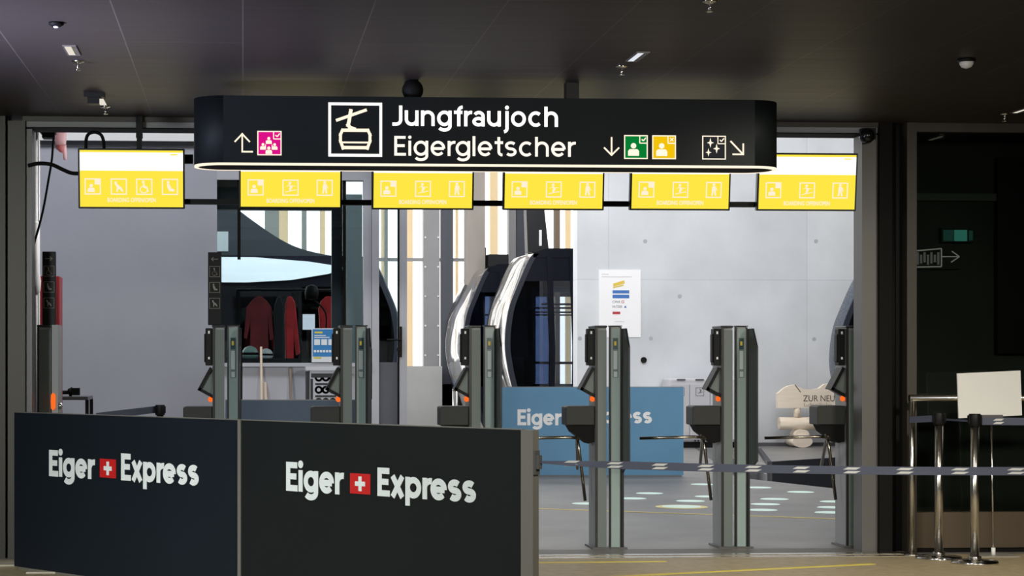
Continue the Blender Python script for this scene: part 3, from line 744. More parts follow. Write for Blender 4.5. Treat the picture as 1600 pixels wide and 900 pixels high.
def swiss(t, x0, x1, z0, z1, ml, y=-.0005):
    bm = NB(); rect(bm, x0, z0, x1, z1, y, .002); s = link('emblem', bm, M_red, t)
    cx, cz, r, w = (x0+x1)/2, (z0+z1)/2, (x1-x0)*.25, (x1-x0)*.155
    bm = NB(); rect(bm, cx-r, cz-w/2, cx+r, cz+w/2, y-.002, .001); rect(bm, cx-w/2, cz+w/2, cx+w/2, cz+r, y-.002, .001); rect(bm, cx-w/2, cz-r, cx+w/2, cz-w/2, y-.002, .001)
    link('emblem_cross', bm, ml, s)
GB = 'Eiger Express barrier panels'
t = thing('barrier_panel', 'charcoal Eiger Express barrier panel nearer the left door frame', 'barrier', A, ang, GB)
bev(link('panel', box(NB(), 0, sj-.028, 0, .035, .012, BH), M_barr, t), .002)
link('edge_profile', box(NB(), sj-.028, sj-.004, -.002, .037, .012, BH+.001), M_bedge, t)
bm = NB(); box(bm, 0, sj-.028, .004, .031, BH, BH+.004); link('top_profile', bm, M_bedge, t)
logo(t, 0, 77, 150.5, 156.5, 181.5, 189.5, 310, 743.5, 703, 750, 708.5, 716.5, 747.5)
M_plate = mat('foot_plate', (.42, .38, .29), .5, .2)
for px, py, w, d in ((98, 893.5, .40, .22), (-8, 883, .26, .2)):
    g = G(px, py); bm = NB(); l = (g-A); u = l.dot(dirv); v = -l.dot(nrm)
    c, s = cos(-ang), sin(-ang); rm = Matrix.Translation((u, v, 0)) @ Matrix.Rotation(-ang, 4, 'Z')
    box(bm, -w/2, w/2, -d/2, d/2, 0, .012, rm); bev(link('foot_plate', bm, M_plate, t), .003)
link('foot_bar', box(NB(), .05, sj-.05, .0, .035, 0.0, .012), M_bedge, t)
t2 = thing('barrier_panel', 'charcoal Eiger Express barrier panel with the tape clipped to its end', 'barrier', A+dirv*sj, ang, GB)
L2 = Lt-sj
bev(link('panel', box(NB(), .0, L2-.07, 0, .035, .012, BH), M_barr2, t2), .002)
link('edge_profile', box(NB(), L2-.07, L2, -.002, .037, .012, BH+.001), M_bedge, t2)
bm = NB(); box(bm, 0, L2-.07, .004, .031, BH, BH+.004); link('top_profile', bm, M_bedge, t2)
link('foot_bar', box(NB(), .02, L2-.02, .0, .035, 0.0, .012), M_bedge, t2)
logo(t2, sj, 447.5, 540, 547.5, 579, 590, 743, 766.5, 721.5, 774.5, 730.5, 739, 773)
tz = on_panel(833, 722)[1]
bm = NB(); box(bm, L2, L2+.012, .0, .03, tz-.055, tz+.05); box(bm, L2+.012, L2+.03, .005, .025, tz-.03, tz+.03); link('tape_clip', bm, M_alu, t2)

# light blue panel in the station and a darker one before the booth
def frontal_barrier(x0, x1, pytop, wd, lab, m, text, rz=0):
    a = PW(x0, pytop, wd); b = PW(x1, pytop, wd); y = (a.y+b.y)/2; z1 = a.z
    t = thing('barrier_panel', lab, 'barrier', (a.x, a.y, 0), math.atan2(b.y-a.y, b.x-a.x)+rz, GB); L = (b-a).length
    bev(link('panel', box(NB(), 0, L, 0, .035, .012, z1), m, t), .002)
    link('foot_bar', box(NB(), .02, L-.02, .0, .035, 0, .012), M_bedge, t)
    link('top_profile', box(NB(), 0, L, .004, .031, z1, z1+.006), M_bedge, t)
    if text:
        k = L/(x1-x0); q = lambda px: (px-x0)*k; zz = lambda py: z1-(py-pytop)*k
        link('lettering', word_bm('Eiger', q(808.5), q(879), zz(664.5), zz(639.5)-zz(664.5), -.0005, .002, .20, .74, .06), M_brightwhite, t)
        link('lettering', word_bm('Express', q(909), q(1017.5), zz(661.5), zz(637)-zz(661.5), -.0005, .002, .20, .74, .06), M_brightwhite, t)
        swiss(t, q(884), q(903.5), zz(662), zz(642), M_white)
    return t
M_brightwhite = mat('lettering_white', (.97, .97, .97), .5)
M_blue = mat('barrier_blue', (.13, .31, .50), .5, noise=.04, nscale=2)
frontal_barrier(770, 1067.5, 605, 20.4, 'light blue Eiger Express panel standing in the bright hall', M_blue, True, radians(-.6))
frontal_barrier(352, 566, 625.5, 15.0, 'slate blue panel standing in front of the booth', mat('barrier_slate', (.055, .085, .135), .5), False)

# ================================================================== TAPES, STANCHIONS, RAIL, WHITE BOARD
M_tape = mat('tape_navy', (.055, .062, .095), .7)
M_mark = mat('tape_mark', (.50, .50, .48), .6)
def ribbon(name, p, q, w, lab, marks, twist=True, group='belt tapes', sag=.0):
    n = 40; bm = NB(); rows = []; d = q-p; ax = Vector((d.x, d.y, 0)).normalized(); nn = Vector((ax.y, -ax.x, 0))
    ctr = []
    for i in range(n+1):
        u = i/n; c = p+d*u; c.z -= sag*4*u*(1-u); ctr.append(c)
        a = radians(55)*max(0, 1-u*9) if twist else 0
        up = Vector((0, 0, 1))*cos(a)-nn*sin(a)
        ww = w*(.45+.55*min(1, u*6)) if twist else w
        o = up.cross(ax).normalized()*.0006
        rows.append([bm.verts.new(c+up*ww/2+o), bm.verts.new(c-up*ww/2+o), bm.verts.new(c-up*ww/2-o), bm.verts.new(c+up*ww/2-o)])
    for a, b in zip(rows, rows[1:]):
        for k in range(4): bm.faces.new((a[k], a[(k+1) % 4], b[(k+1) % 4], b[k]))
    bm.faces.new(rows[0][::-1]); bm.faces.new(rows[-1]); bmesh.ops.recalc_face_normals(bm, faces=bm.faces)
    base = p.copy(); t = one(name, bm, M_tape, lab, 'barrier tape', group, base)
    for u in marks:
        c = p+d*u; c.z -= sag*4*u*(1-u); bm = NB()
        for k in (.22, -.22):
            cc = c+Vector((0, 0, w*k)); h = w*.14; L = .026; sl = .010
            prism(bm, [cc-ax*L-Vector((0, 0, h))-ax*sl+nn*.0012, cc+ax*L-Vector((0, 0, h))-ax*sl+nn*.0012, cc+ax*L+Vector((0, 0, h))+ax*sl+nn*.0012, cc-ax*L+Vector((0, 0, h))+ax*sl+nn*.0012], nn*.0006)
        link('tape_mark', bm, M_mark, t, base)
    return t
p = A+dirv*(Lt+.03)-nrm*.017; p.z = tz; q = PW(1640, 736, 7.75)
def um(px):
    lo, hi = 0, 1
    for _ in range(40):
        m = (lo+hi)/2; c = p+(q-p)*m; d = ray(px); 
        if c.x*d.y < d.x*c.y: lo = m
        else: hi = m
    return lo
ribbon('belt_tape', p, q, .034, 'navy belt tape stretched from the front barrier past the gates', [um(x) for x in (894, 961, 1031, 1103, 1177, 1252, 1331, 1414, 1500, 1588)], sag=.012)
def stanchion(px, py, lab, top=.905, r=.026, base_r=.14):
    g = G(px, py); t = thing('stanchion', lab, 'barrier post', g, 0, 'steel belt stanchions')
    link('base', lathe(NB(), [(base_r, 0), (base_r, .010), (base_r*.97, .018), (base_r*.4, .026), (r*1.4, .032)], n=40), M_chrome, t)
    link('post', cyl(NB(), (0, 0, .03), (0, 0, top-.075), r, n=24), M_steel, t)
    link('collar', cyl(NB(), (0, 0, .03), (0, 0, .045), r*1.5, n=24), M_chrome, t)
    h = bev(link('belt_head', cyl(NB(), (0, 0, top-.075), (0, 0, top), r*1.35, n=24), M_black, t), .004)
    bm = NB(); box(bm, -r*1.6, -r*1.2, -.012, .012, top-.06, top-.01); box(bm, r*1.2, r*1.6, -.012, .012, top-.06, top-.01); link('belt_slot', bm, M_rubber, h)
    return t, g
s1, g1 = stanchion(1467, 873.5, 'steel stanchion with black head between the handrail and the front stanchion')
s2, g2 = stanchion(1523, 880.5, 'steel stanchion standing in front of the white board, nearest to the viewer')
zt = lambda: None
a = Vector((X(1419, 11.72), 11.72, .84)); 
ribbon('belt_tape', g1+Vector((-.04, 0, .868)), Vector((X(1421, 11.80), 11.80, .855)), .04, 'short dark belt tape from the stanchion to the handrail post', [], False)
ribbon('belt_tape', g2+Vector((.045, 0, .86)), Vector((g2.x+1.2, g2.y+.05, .845)), .045, 'dark belt tape behind the white board, running off to the right', [.09, .33], False)
ribbon('belt_tape', g1+Vector((.04, 0, .862)), g2+Vector((-.04, 0, .862)), .012, 'twisted narrow belt tape between the two steel stanchions', [], False)
# stanchion behind the barrier
t, g3 = stanchion(250, 820, 'stanchion with black head behind the front barrier on the left'); gp = PW(250, 636, 14.0); t.location = (gp.x, gp.y, 0); g3 = t.location
ribbon('belt_tape', g3.copy()+Vector((-.04, 0, .87)), PW(150, 651, 12.9), .05, 'navy belt tape hanging left from the stanchion behind the front barrier', [.12, .45], False)
# handrail
yh = 11.86
t = thing('handrail', 'brushed steel handrail standing before the dark window', 'handrail', (X(1425, yh), yh, 0)); b = Vector(t.location)
zh = Z(1425, 622, yh)
link('post', cyl(NB(), (b.x, yh, 0), (b.x, yh, zh), .019), M_steel, t, b)
link('post', cyl(NB(), (b.x+2.4, yh, 0), (b.x+2.4, yh, zh), .019), M_steel, t, b)
link('top_rail', cyl(NB(), (b.x-.018, yh, zh), (b.x+2.5, yh, zh), .0215), M_steel, t, b)
bm = NB(); lathe(bm, [(.05, 0), (.05, .006), (.022, .02)], (b.x, yh, 0)); lathe(bm, [(.05, 0), (.05, .006), (.022, .02)], (b.x+2.4, yh, 0)); link('floor_flange', bm, M_steel, t, b)
# white board on a thin stand
g = G(1552, 868); w = -ray(1552, 868).z; 
t = thing('notice_board_stand', 'blank white board on a thin metal stand in front of the handrail', 'sign', g); b = g.copy(); yb = g.y
k = yb/F*1.01
link('base', box(NB(), g.x-.13, g.x+.13, yb-.11, yb+.11, 0, .006), mat('base_steel', (.45, .43, .38), .4, .7), t, b)
link('rod', cyl(NB(), (g.x, yb, 0), (X(1549, yb), yb, Z(1549, 651, yb)), .0065), M_steel, t, b)
link('foot_socket', cyl(NB(), (g.x, yb, 0), (g.x, yb, .05), .013), M_offwhite, t, b)
bm = NB(); prism(bm, [P(x, y, yb-.015) for x, y in ((1495.5, 583.5), (1594.5, 579), (1597, 649), (1498, 653.5))], (0, .012, 0)); link('board', bm, M_offwhite, t, b)
link('board_clip', box(NB(), X(1529, yb), X(1565, yb), yb-.022, yb+.012, Z(1549, 653.5, yb), Z(1549, 648, yb)), M_alu, t, b)

# ================================================================== GONDOLA CABINS
M_cab = mat('cabin_navy', (.006, .007, .013), .35, spec=.12)
M_cabfr = mat('cabin_frame', (.018, .021, .032), .3, spec=.4)
M_cabglass = glass('cabin_glass', (.20, .25, .36), .06)
M_cabdark = glass('cabin_glass_dark', (.06, .08, .12), .08)
M_cabclear = glass('cabin_clear', (.93, .95, .97), .05)
M_windslate = mat('windshield_slate', (.10, .135, .21), .2, .4)
def mirror_mat():
    m = mat('windshield_mirror', (.93, .92, .91), .05, .95)
    nt = m.node_tree; b = nt.nodes['Principled BSDF']
    tc = nt.nodes.new('ShaderNodeTexCoord'); n = nt.nodes.new('ShaderNodeTexNoise'); n.inputs['Scale'].default_value = .9; n.inputs['Detail'].default_value = 2
    bp = nt.nodes.new('ShaderNodeBump'); bp.inputs['Strength'].default_value = .35; bp.inputs['Distance'].default_value = .12
    nt.links.new(tc.outputs['Object'], n.inputs[0]); nt.links.new(n.outputs[0], bp.inputs['Height']); nt.links.new(bp.outputs[0], b.inputs['Normal'])
    return m
M_wind = mirror_mat()
END = smooth_pts([(.06, 0, 2.92), (-.03, 0, 2.80), (-.20, 0, 2.41), (-.33, 0, 2.05), (-.385, 0, 1.56), (-.34, 0, 1.17), (-.26, 0, .83), (-.14, 0, .40), (0, 0, .08)], 4)
CL, CW = 3.5, 2.3
def endx(z):
    for a, b in zip(END, END[1:]):
        if b.z <= z <= a.z:
            return a.x+(b.x-a.x)*(a.z-z)/max(a.z-b.z, 1e-6)
    return 0
def cabin(lab, loc, rz, sc=(1, 1, 1), hanger='slim', clear=True, sky_reflection=False, shield=None):
    shield = shield or M_wind; gl = M_cabglass if clear else M_cabdark; cl = M_cabclear if clear else M_cabdark
    t = thing('gondola_cabin', lab, 'cable car', loc, rz, 'gondola cabins in the station'); t.scale = sc
    def ends(fn):
        for s in (0, 1): fn(s)
    # windshields at both ends
    for s in (0, 1):
        bm = NB(); fx = (lambda x: x) if s == 0 else (lambda x: CL-x)
        cols = []
        for j, (yy, bulge) in enumerate(((.06, 0), (.3, -.05), (.8, -.09), (1.5, -.09), (2.0, -.05), (CW-.06, 0))):
            cols.append([bm.verts.new((fx(p.x+bulge), yy, p.z)) for p in END])
        for a, b in zip(cols, cols[1:]):
            for i in range(len(END)-1):
                f = bm.faces.new((a[i], a[i+1], b[i+1], b[i])); f.smooth = True
        bmesh.ops.solidify(bm, geom=bm.faces[:], thickness=.02)
        link('windshield', bm, shield, t)
    # corner pillars following the curve
    for s in (0, 1):
        for y0 in (0, CW-.07):
            bm = NB(); fx = (lambda x: x) if s == 0 else (lambda x: CL-x)
            for a, b in zip(END, END[1:]):
                prism(bm, [Vector((fx(a.x), y0, a.z)), Vector((fx(a.x+.085), y0, a.z)), Vector((fx(b.x+.085), y0, b.z)), Vector((fx(b.x), y0, b.z))], (0, .07, 0))
            link('corner_pillar', bm, M_cabfr, t)
    bm = NB(); prism(bm, [Vector((x, 0.0, z)) for x, z in ((.05, 2.86), (.06, 2.93), (.25, 3.0), (CL-.25, 3.0), (CL-.06, 2.93), (CL-.05, 2.86))], (0, CW, 0)); link('roof', bm, M_cab, t)
    # floor and lower body
    bm = NB(); box(bm, .02, CL-.02, .02, CW-.02, .05, .16); link('cabin_floor', bm, M_cab, t)
    for y0 in (.01, CW-.04):
        bm = NB()
        zz = [.1, .3, .55, .83]
        prism(bm, [Vector((endx(z), y0, z)) for z in zz]+[Vector((CL-endx(z), y0, z)) for z in zz[::-1]], (0, .03, 0)); link('side_skirt', bm, M_cab, t)
        zz = [2.50, 2.7, 2.88]
        prism(bm2 := NB(), [Vector((endx(z)+.02, y0, z)) for z in zz]+[Vector((CL-endx(z)-.02, y0, z)) for z in zz[::-1]], (0, .03, 0)); link('side_header', bm2, M_cab, t)
    # side glazing: big pane, door bay
    zz = [.83, 1.17, 1.56, 2.05, 2.3, 2.50]
    for y0, near in ((.02, True), (CW-.03, False)):
        bm = NB(); prism(bm, [Vector((endx(z)+.05, y0, z)) for z in zz]+[Vector((.31, y0, z)) for z in (2.5, .83)], (0, .012, 0)); link('side_window', bm, gl, t)
        bm = NB(); prism(bm, [Vector((CL-endx(z)-.05, y0, z)) for z in zz]+[Vector((CL-.31, y0, z)) for z in (2.5, .83)], (0, .012, 0)); link('side_window', bm, gl, t)
        bm = NB(); box(bm, .36, CL-.36, y0, y0+.012, .83, 2.50); link('side_window', bm, cl, t)
    for x in (.31, .66, CL-.69, CL-.34):
        for y0 in (-.01, CW-.05):
            bm = NB(); prism(bm, [Vector((x-.05, y0, 2.88)), Vector((x+.03, y0, 2.88)), Vector((x+.08, y0, 1.5)), Vector((x+.06, y0, .1)), Vector((x-.02, y0, .1)), Vector((x, y0, 1.5))], (0, .06, 0)); link('door_post', bm, M_cab, t)
    for x0, x1 in ((-.05, .30), (CL-.30, CL+.05)):
        bm = NB(); box(bm, x0, x1, .25, CW-.25, .16, .62); box(bm, x0, x0+.12, .25, CW-.25, .62, 1.35); bev(link('bench', bm, M_cab, t), .03)
    for y0 in (.12, CW-.14):
        bm = NB(); cyl(bm, (.2, y0, 2.15), (CL-.2, y0, 2.15), .016, n=8); cyl(bm, (.2, y0, 1.25), (CL-.2, y0, 1.25), .02, n=8); link('grab_rail', bm, M_cabfr, t)
    bm = NB(); box(bm, CL*.5-.5, CL*.5+.5, .5, CW-.5, 2.80, 2.86); link('ceiling_unit', bm, M_cab, t)
    # hanger
    cx = CL/2; bm = NB()
    if hanger == 'box':
        box(bm, .16, .52, .5, 1.3, 2.98, 3.20); box(bm, .10, .16, .8, .95, 3.02, 3.34); link('roof_box', bm, M_blackgloss, t); bm = NB()
        prism(bm, [Vector((x, CW/2-.12, z)) for x, z in ((.98, 3.0), (1.28, 3.0), (1.2, 3.9), (1.15, 5.4), (.95, 5.4), (.96, 3.6))], (0, .3, 0)); link('hanger', bm, M_blackgloss, t)
    elif hanger == 'slim':
        prism(bm, [Vector((x, CW/2-.12, z)) for x, z in ((.12, 3.0), (.46, 3.0), (.36, 3.9), (.30, 5.4), (.08, 5.4), (.10, 3.6))], (0, .3, 0))
        h = link('hanger', bm, M_blackgloss, t)
        link('hanger_light', box(NB(), .30, .34, CW/2-.14, CW/2-.12, 3.1, 3.35), M_white, h)
    else:
        L = smooth_pts([(-.10, 0, 5.4), (-.06, 0, 4.4), (.10, 0, 3.75), (.42, 0, 3.25), (.62, 0, 3.0)], 5)
        R = smooth_pts([(3.3, 0, 3.0), (2.75, 0, 3.06), (2.15, 0, 3.22), (1.6, 0, 3.55), (1.05, 0, 4.0), (.75, 0, 4.55), (.6, 0, 5.4)], 5)
        prism(bm, [Vector((p.x, CW/2-.3, p.z)) for p in L+R], (0, .6, 0)); h = link('hanger', bm, mat('hanger_slate', (.016, .022, .03), .35), t)
        link('hanger_plate', box(NB(), .62+.15, .62+.45, CW/2-.31, CW/2-.3, 3.12, 3.45), mat('plate_grey', (.35, .40, .42), .5), h)
    bm = NB(); box(bm, .95, 1.25, .8, 1.1, 3.0, 3.06); tube(bm, smooth_pts([(1.0, .9, 3.06), (1.06, .9, 3.16), (1.12, .9, 3.06)]), .02); link('roof_latch', bm, M_blackgloss, t)
    if sky_reflection:
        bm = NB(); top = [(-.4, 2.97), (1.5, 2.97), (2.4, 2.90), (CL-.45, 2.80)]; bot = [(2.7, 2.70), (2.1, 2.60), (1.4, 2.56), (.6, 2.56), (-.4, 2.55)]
        prism(bm, [Vector((x, -.12-.0, z)) for x, z in top+bot], (0, .1, 0)); link('painted_reflection', bm, mat('painted_reflection_white', (.80, .90, .95), .15, noise=.05, nscale=2, stretch=(.3, 1, 3)), t)  # sky reflection on the side glass, modelled as a white glossy sheet
    bm = NB(); box(bm, -.3, -.16, .3, CW-.3, .95, 1.05); box(bm, CL+.16, CL+.3, .3, CW-.3, .95, 1.05); link('bumper', bm, M_rubber, t)
    return t
def gw(px, w): p = PW(px, HY, w); return Vector((p.x, p.y, 0))
cabin('navy gondola cabin with slim black hanger, overlapping the edge of the concrete wall', gw(828, 29.3)-Vector((0, 0, .05)), radians(0))
cabin('smaller navy gondola cabin partly hidden behind the nearer cabin', gw(757, 34.0)-Vector((0, 0, .05)), radians(2), hanger='box')
cp = gw(588, 31.5); cabin('gondola cabin with broad flared hanger seen through the booth window', cp-Vector((CL, 0, .05)), radians(0), hanger='flared', sky_reflection=True, clear=False, shield=M_windslate)
cabin('navy gondola cabin front standing in the track pit by the right door edge', gw(1351, 23.6), radians(-15), (.8, .8, .80), clear=False, shield=M_windslate)

# ================================================================== FAR WALL ITEMS
yb = YB-.01
t = thing('paper_notice', 'tall white paper notice with small colour logos on the concrete wall', 'notice', P(968, 475, yb)); b = Vector(t.location)
def wq(px): return X(px, yb)
def wz(py): return Z(970, py, yb)
link('sheet', box(NB(), wq(936), wq(1001), yb-.004, yb+.0095, wz(527), wz(422)), mat('paper_white', (.93, .93, .95), .6), t, b)
yy = yb-.0045
def npart(bm, m, nm='print'): link(nm, bm, m, t, b)
bm = NB(); flat(bm, [(wq(958), wz(443)), (wq(975), wz(438)), (wq(976), wz(443)), (wq(958), wz(448))], yy); flat(bm, [(wq(958), wz(448.5)), (wq(974), wz(444.5)), (wq(974), wz(446.5)), (wq(958), wz(450.5))], yy); npart(bm, mat('print_yellow', (.75, .55, .08), .6), 'logo_yellow')
bm = NB(); rect(bm, wq(957), wz(458.5), wq(983), wz(453.5), yy); rect(bm, wq(957), wz(466), wq(983), wz(460.5), yy); npart(bm, mat('print_blue', (.05, .17, .50), .6), 'logo_blue')
npart(text_bm('CWA', wq(957), wq(969), wz(473.5), wz(469.5)-wz(473.5), yy, .001, 0), mat('print_dark', (.08, .08, .12), .6), 'logo_text')
npart(text_bm('FATZER', wq(957), wq(972), wz(481), wz(477.2)-wz(481), yy, .001, 0), mat('print_dark', (.08, .08, .12), .6), 'logo_text')
bm = NB(); flat(bm, [(wq(975), wz(481)), (wq(979), wz(481)), (wq(977), wz(477))], yy); npart(bm, mat('print_blue', (.05, .17, .5), .6), 'logo_mark')
bm = NB(); frame(bm, wq(971), wz(473.5), wq(975), wz(469.5), .006, yy); npart(bm, mat('print_red', (.50, .04, .06), .6), 'logo_mark')
bm = NB(); rect(bm, wq(957), wz(491), wq(969), wz(487), yy); npart(bm, mat('print_red', (.50, .04, .06), .6), 'logo_red')
bm = NB(); rect(bm, wq(940), wz(429), wq(951), wz(428), yy); rect(bm, wq(940), wz(433), wq(987), wz(432), yy); rect(bm, wq(960), wz(503), wq(975), wz(502.3), yy); npart(bm, mat('print_grey', (.62, .63, .67), .6), 'text_line')
c = P(1005.5, 562.5, YB); one('wall_socket', cyl(NB(), c+Vector((0, .03, 0)), c+Vector((0, -.03, 0)), .042, n=24), M_black, 'small round black fitting in the concrete wall below the paper notice', 'fitting', base=c)
for px, py in ((1062, 463), (1008, 377), (1275, 377), (1272, 530), (906, 529), (1017, 529), (1345, 377)):
    c = P(px, py, YB); struct('trim_tie_hole', cyl(NB(), c+Vector((0, .02, 0)), c+Vector((0, -.003, 0)), .03, n=14), mat('tie_hole', (.42, .43, .46), .9))
# locker cabinet
ya = YB-.55
g = Vector((X(1097, ya), ya, 0)); k = ya/F
t = thing('locker_cabinet', 'pale grey locker cabinet against the concrete wall behind the light blue panel', 'cabinet', g); b = g.copy()
x0, x1 = X(1046, ya), X(1152, ya); zt = Z(1090, 591, ya)
M_lock = mat('locker_grey', (.50, .50, .53), .5); M_lockd = mat('locker_line', (.10, .10, .12), .5)
bev(link('body', box(NB(), x0, x1, ya+.02, ya+.5, .08, zt), M_lock, t, b), .03)
link('plinth', box(NB(), x0+.03, x1-.03, ya+.05, ya+.48, 0, .08), M_black, t, b)
zd0, zd1 = Z(1090, 687, ya), Z(1090, 600, ya)
for a, c in ((1049, 1077), (1078, 1109), (1110, 1150)):
    d = bev(link('door', box(NB(), X(a, ya), X(c, ya), ya, ya+.02, zd0, zd1), M_lock, t, b), .004)
    cx = (X(a, ya)+X(c, ya))/2; bm = NB(); frame(bm, cx-.06, zd1-.17, cx+.06, zd1-.05, .006, ya-.0005); o = link('door_emblem', bm, M_lockd, d, b)
    bm = NB(); stroke(bm, [(cx-.03, zd1-.13), (cx+.035, zd1-.115)], .008, ya-.0005); stroke(bm, [(cx-.005, zd1-.075), (cx+.02, zd1-.09), (cx, zd1-.115)], .012, ya-.0005); link('door_emblem_figure', bm, M_lockd, d, b)
bm = NB()
for a, c in ((1058, 1071), (1087, 1100), (1120, 1134)): box(bm, X(a, ya), X(c, ya), ya+.0, ya+.021, Z(a, 594, ya), Z(a, 592, ya))
link('vent_slot', bm, M_lockd, t, b)
link('drawer', box(NB(), x0+.02, x1-.02, ya, ya+.02, .10, zd0-.02), M_lock, t, b)
bm = NB(); cyl(bm, (X(1086, ya), ya, Z(1, 691.5, ya)), (X(1086, ya), ya-.01, Z(1, 691.5, ya)), .012, n=10); cyl(bm, (X(1091, ya), ya, Z(1, 691.5, ya)), (X(1091, ya), ya-.01, Z(1, 691.5, ya)), .012, n=10); link('lock_knob', bm, M_black, t, b)
# wooden signpost on logs
yv = YB-.45
M_wood = mat('spruce_wood', (.90, .78, .64), .65, noise=.06, nscale=5, stretch=(.4, 1, 5))
M_wood2 = mat('log_wood', (.84, .72, .57), .7, noise=.12, nscale=6, stretch=(.5, 1, 4))
g = Vector((X(1250, yv), yv, 0)); t = thing('wooden_signboard', 'pale wooden signboard cut like mountain peaks, resting on logs against the wall', 'sign', g); b = g.copy()
out = [(1215, 637.5), (1215, 615), (1220, 611), (1226, 606), (1232, 603), (1242, 601), (1248, 604.5), (1256, 608), (1270, 608.5), (1280, 607), (1288, 600.5), (1296, 599), (1304, 605), (1320, 609), (1336, 612), (1344, 620), (1344, 637.5)]
bm = NB(); prism(bm, [P(x, y, yv) for x, y in out], (0, .09, 0)); link('board', bm, M_wood, t, b)
M_carve = mat('carved_text', (.13, .10, .08), .7)
link('lettering', text_bm('ZUR NEU', X(1255, yv), X(1304, yv), Z(1255, 627, yv), Z(1255, 617, yv)-Z(1255, 627, yv), yv-.001, .002, 0.0), M_carve, t, b)
link('lettering', text_bm('Luftseilbahn', X(1256, yv), X(1299, yv), Z(1255, 635, yv), Z(1255, 629, yv)-Z(1255, 635, yv), yv-.001, .002, -.012), mat('carved_text_pale', (.36, .29, .23), .7), t, b)
bm = NB(); stroke(bm, [(X(1242, yv), Z(1, 602, yv)), (X(1251, yv), Z(1, 614, yv))], .012, yv-.001); link('carved_line', bm, M_carve, t, b)
bm = NB(); cyl(bm, P(1245.5, 652, yv+.05), P(1245.5, 637, yv+.05), .048); link('post', bm, M_wood2, t, b)
bm = NB(); cyl(bm, P(1217, 661.5, yv+.05), P(1330, 661.5, yv+.05), .088, n=20); link('cross_log', bm, M_wood2, t, b)
bm = NB(); cyl(bm, P(1254, 679, yv-.05), P(1254, 679, yv-.05)+Vector((0, .25, 0)), .075, n=20); bmesh.ops.scale(bm, verts=bm.verts, vec=(1.4, 1, 1), space=Matrix.Translation(-P(1254, 679, yv))); link('log_end', bm, M_wood, t, b)
zc = Z(1, 693.5, yv); bm = NB(); cyl(bm, Vector((X(1251, yv), yv-.1, .085)), Vector((X(1251, yv), yv+.3, .085)), .085, n=20); bmesh.ops.scale(bm, verts=bm.verts, vec=(1.7, 1, 1), space=Matrix.Translation(-Vector((X(1251, yv), yv, .085)))); link('base_log', bm, M_wood, t, b)

bp = PW(711, 607, 21.0); t = thing('bollard', 'short chrome bollard on the bright floor left of the light blue panel', 'bollard', (bp.x, bp.y, 0))
link('tube', cyl(NB(), (0, 0, .01), (0, 0, bp.z-.02), .03, n=20), M_chrome, t); link('cap', lathe(NB(), [(.032, bp.z-.02), (.032, bp.z-.006), (.02, bp.z)], n=20), M_steel, t); link('flange', lathe(NB(), [(.07, 0), (.07, .01), (.035, .014)], n=20), M_steel, t)
# ================================================================== FLOOR MARKS
M_mint = mat('sticker_mint', (.72, .92, .84), .5)
for px, py in ((1015, 771), (1099, 757), (988, 779), (1079, 783), (916, 787), (1107, 776), (1185, 762), (1251, 769), (1210, 780), (1196, 788), (1191, 797), (1304, 784), (1300, 793), (1297, 801), (1340, 775)):
    g = G(px, py); o = one('floor_sticker', lathe(NB(), [(.125, 0), (.125, .002), (.12, .003)], n=24), M_mint, 'round mint sticker on the grey station floor', 'floor sticker', 'round mint floor stickers')
    o.location = (g.x, g.y, 0)
g = G(1065, 792); t = thing('floor_sticker', 'large pale floor sticker with a yellow rim on the station floor', 'floor sticker', g, 0, None)
link('rim', lathe(NB(), [(.22, 0), (.22, .002), (.21, .0025)], n=28), mat('sticker_rim', (.72, .62, .28), .6), t)
link('disc', lathe(NB(), [(.165, .0025), (.165, .004), (.16, .0045)], n=28), M_mint, t)
M_line = mat('line_yellow', (.62, .50, .16), .6); M_linef = mat('line_yellow_front', (.60, .50, .07), .6)
def line(nm, p, q, w, m):
    d = (q-p).normalized(); n = Vector((-d.y, d.x, 0))*w/2; bm = NB(); prism(bm, [p+n, p-n, q-n, q+n], (0, 0, .003)); struct(nm, bm, m)
line('trim_floor_line_1', G(700, 790), G(1360, 813), .05, M_line); line('trim_floor_line_2', G(780, 880), G(1041, 877.5), .035, M_linef)
line('trim_floor_line_3', G(940, 902), G(1365, 881.5), .045, M_linef)

# ================================================================== BEFORE AND INSIDE THE BOOTH
yq = YO-.09
t = thing('safety_poster', 'blue poster with small pictures stuck on the booth window', 'poster', P(508, 540, yq+.03)); b = Vector(t.location); y = yq+.03
def z4(py): return Z(508, py, y)
def x4(px): return X(px, y)
link('sheet', box(NB(), x4(487), x4(526), y, y+.004, z4(566), z4(513)), mat('poster_white', (.80, .84, .88), .5), t, b)
bm = NB(); rect(bm, x4(488.5), z4(557), x4(525), z4(514.5), y); link('blue_field', bm, mat('poster_blue', (.02, .22, .55), .5), t, b)
bm = NB(); rect(bm, x4(491.5), z4(521), x4(504), z4(518), y-.002, .001); rect(bm, x4(490), z4(560.5), x4(502), z4(558), y, .001); link('yellow_tag', bm, mat('poster_yellow', (.70, .62, .08), .5), t, b)
bm = NB()
for x in (491, 502, 513): rect(bm, x4(x), z4(539), x4(x+9), z4(530), y-.002, .001)
for i in range(7): rect(bm, x4(490.5+i*4.7), z4(550.5), x4(494+i*4.7), z4(547), y-.002, .001)
rect(bm, x4(491), z4(525), x4(509), z4(523.6), y-.002, .001); rect(bm, x4(491), z4(528), x4(515), z4(526.6), y-.002, .001); link('picture_box', bm, mat('poster_white', (.80, .84, .88), .5), t, b)
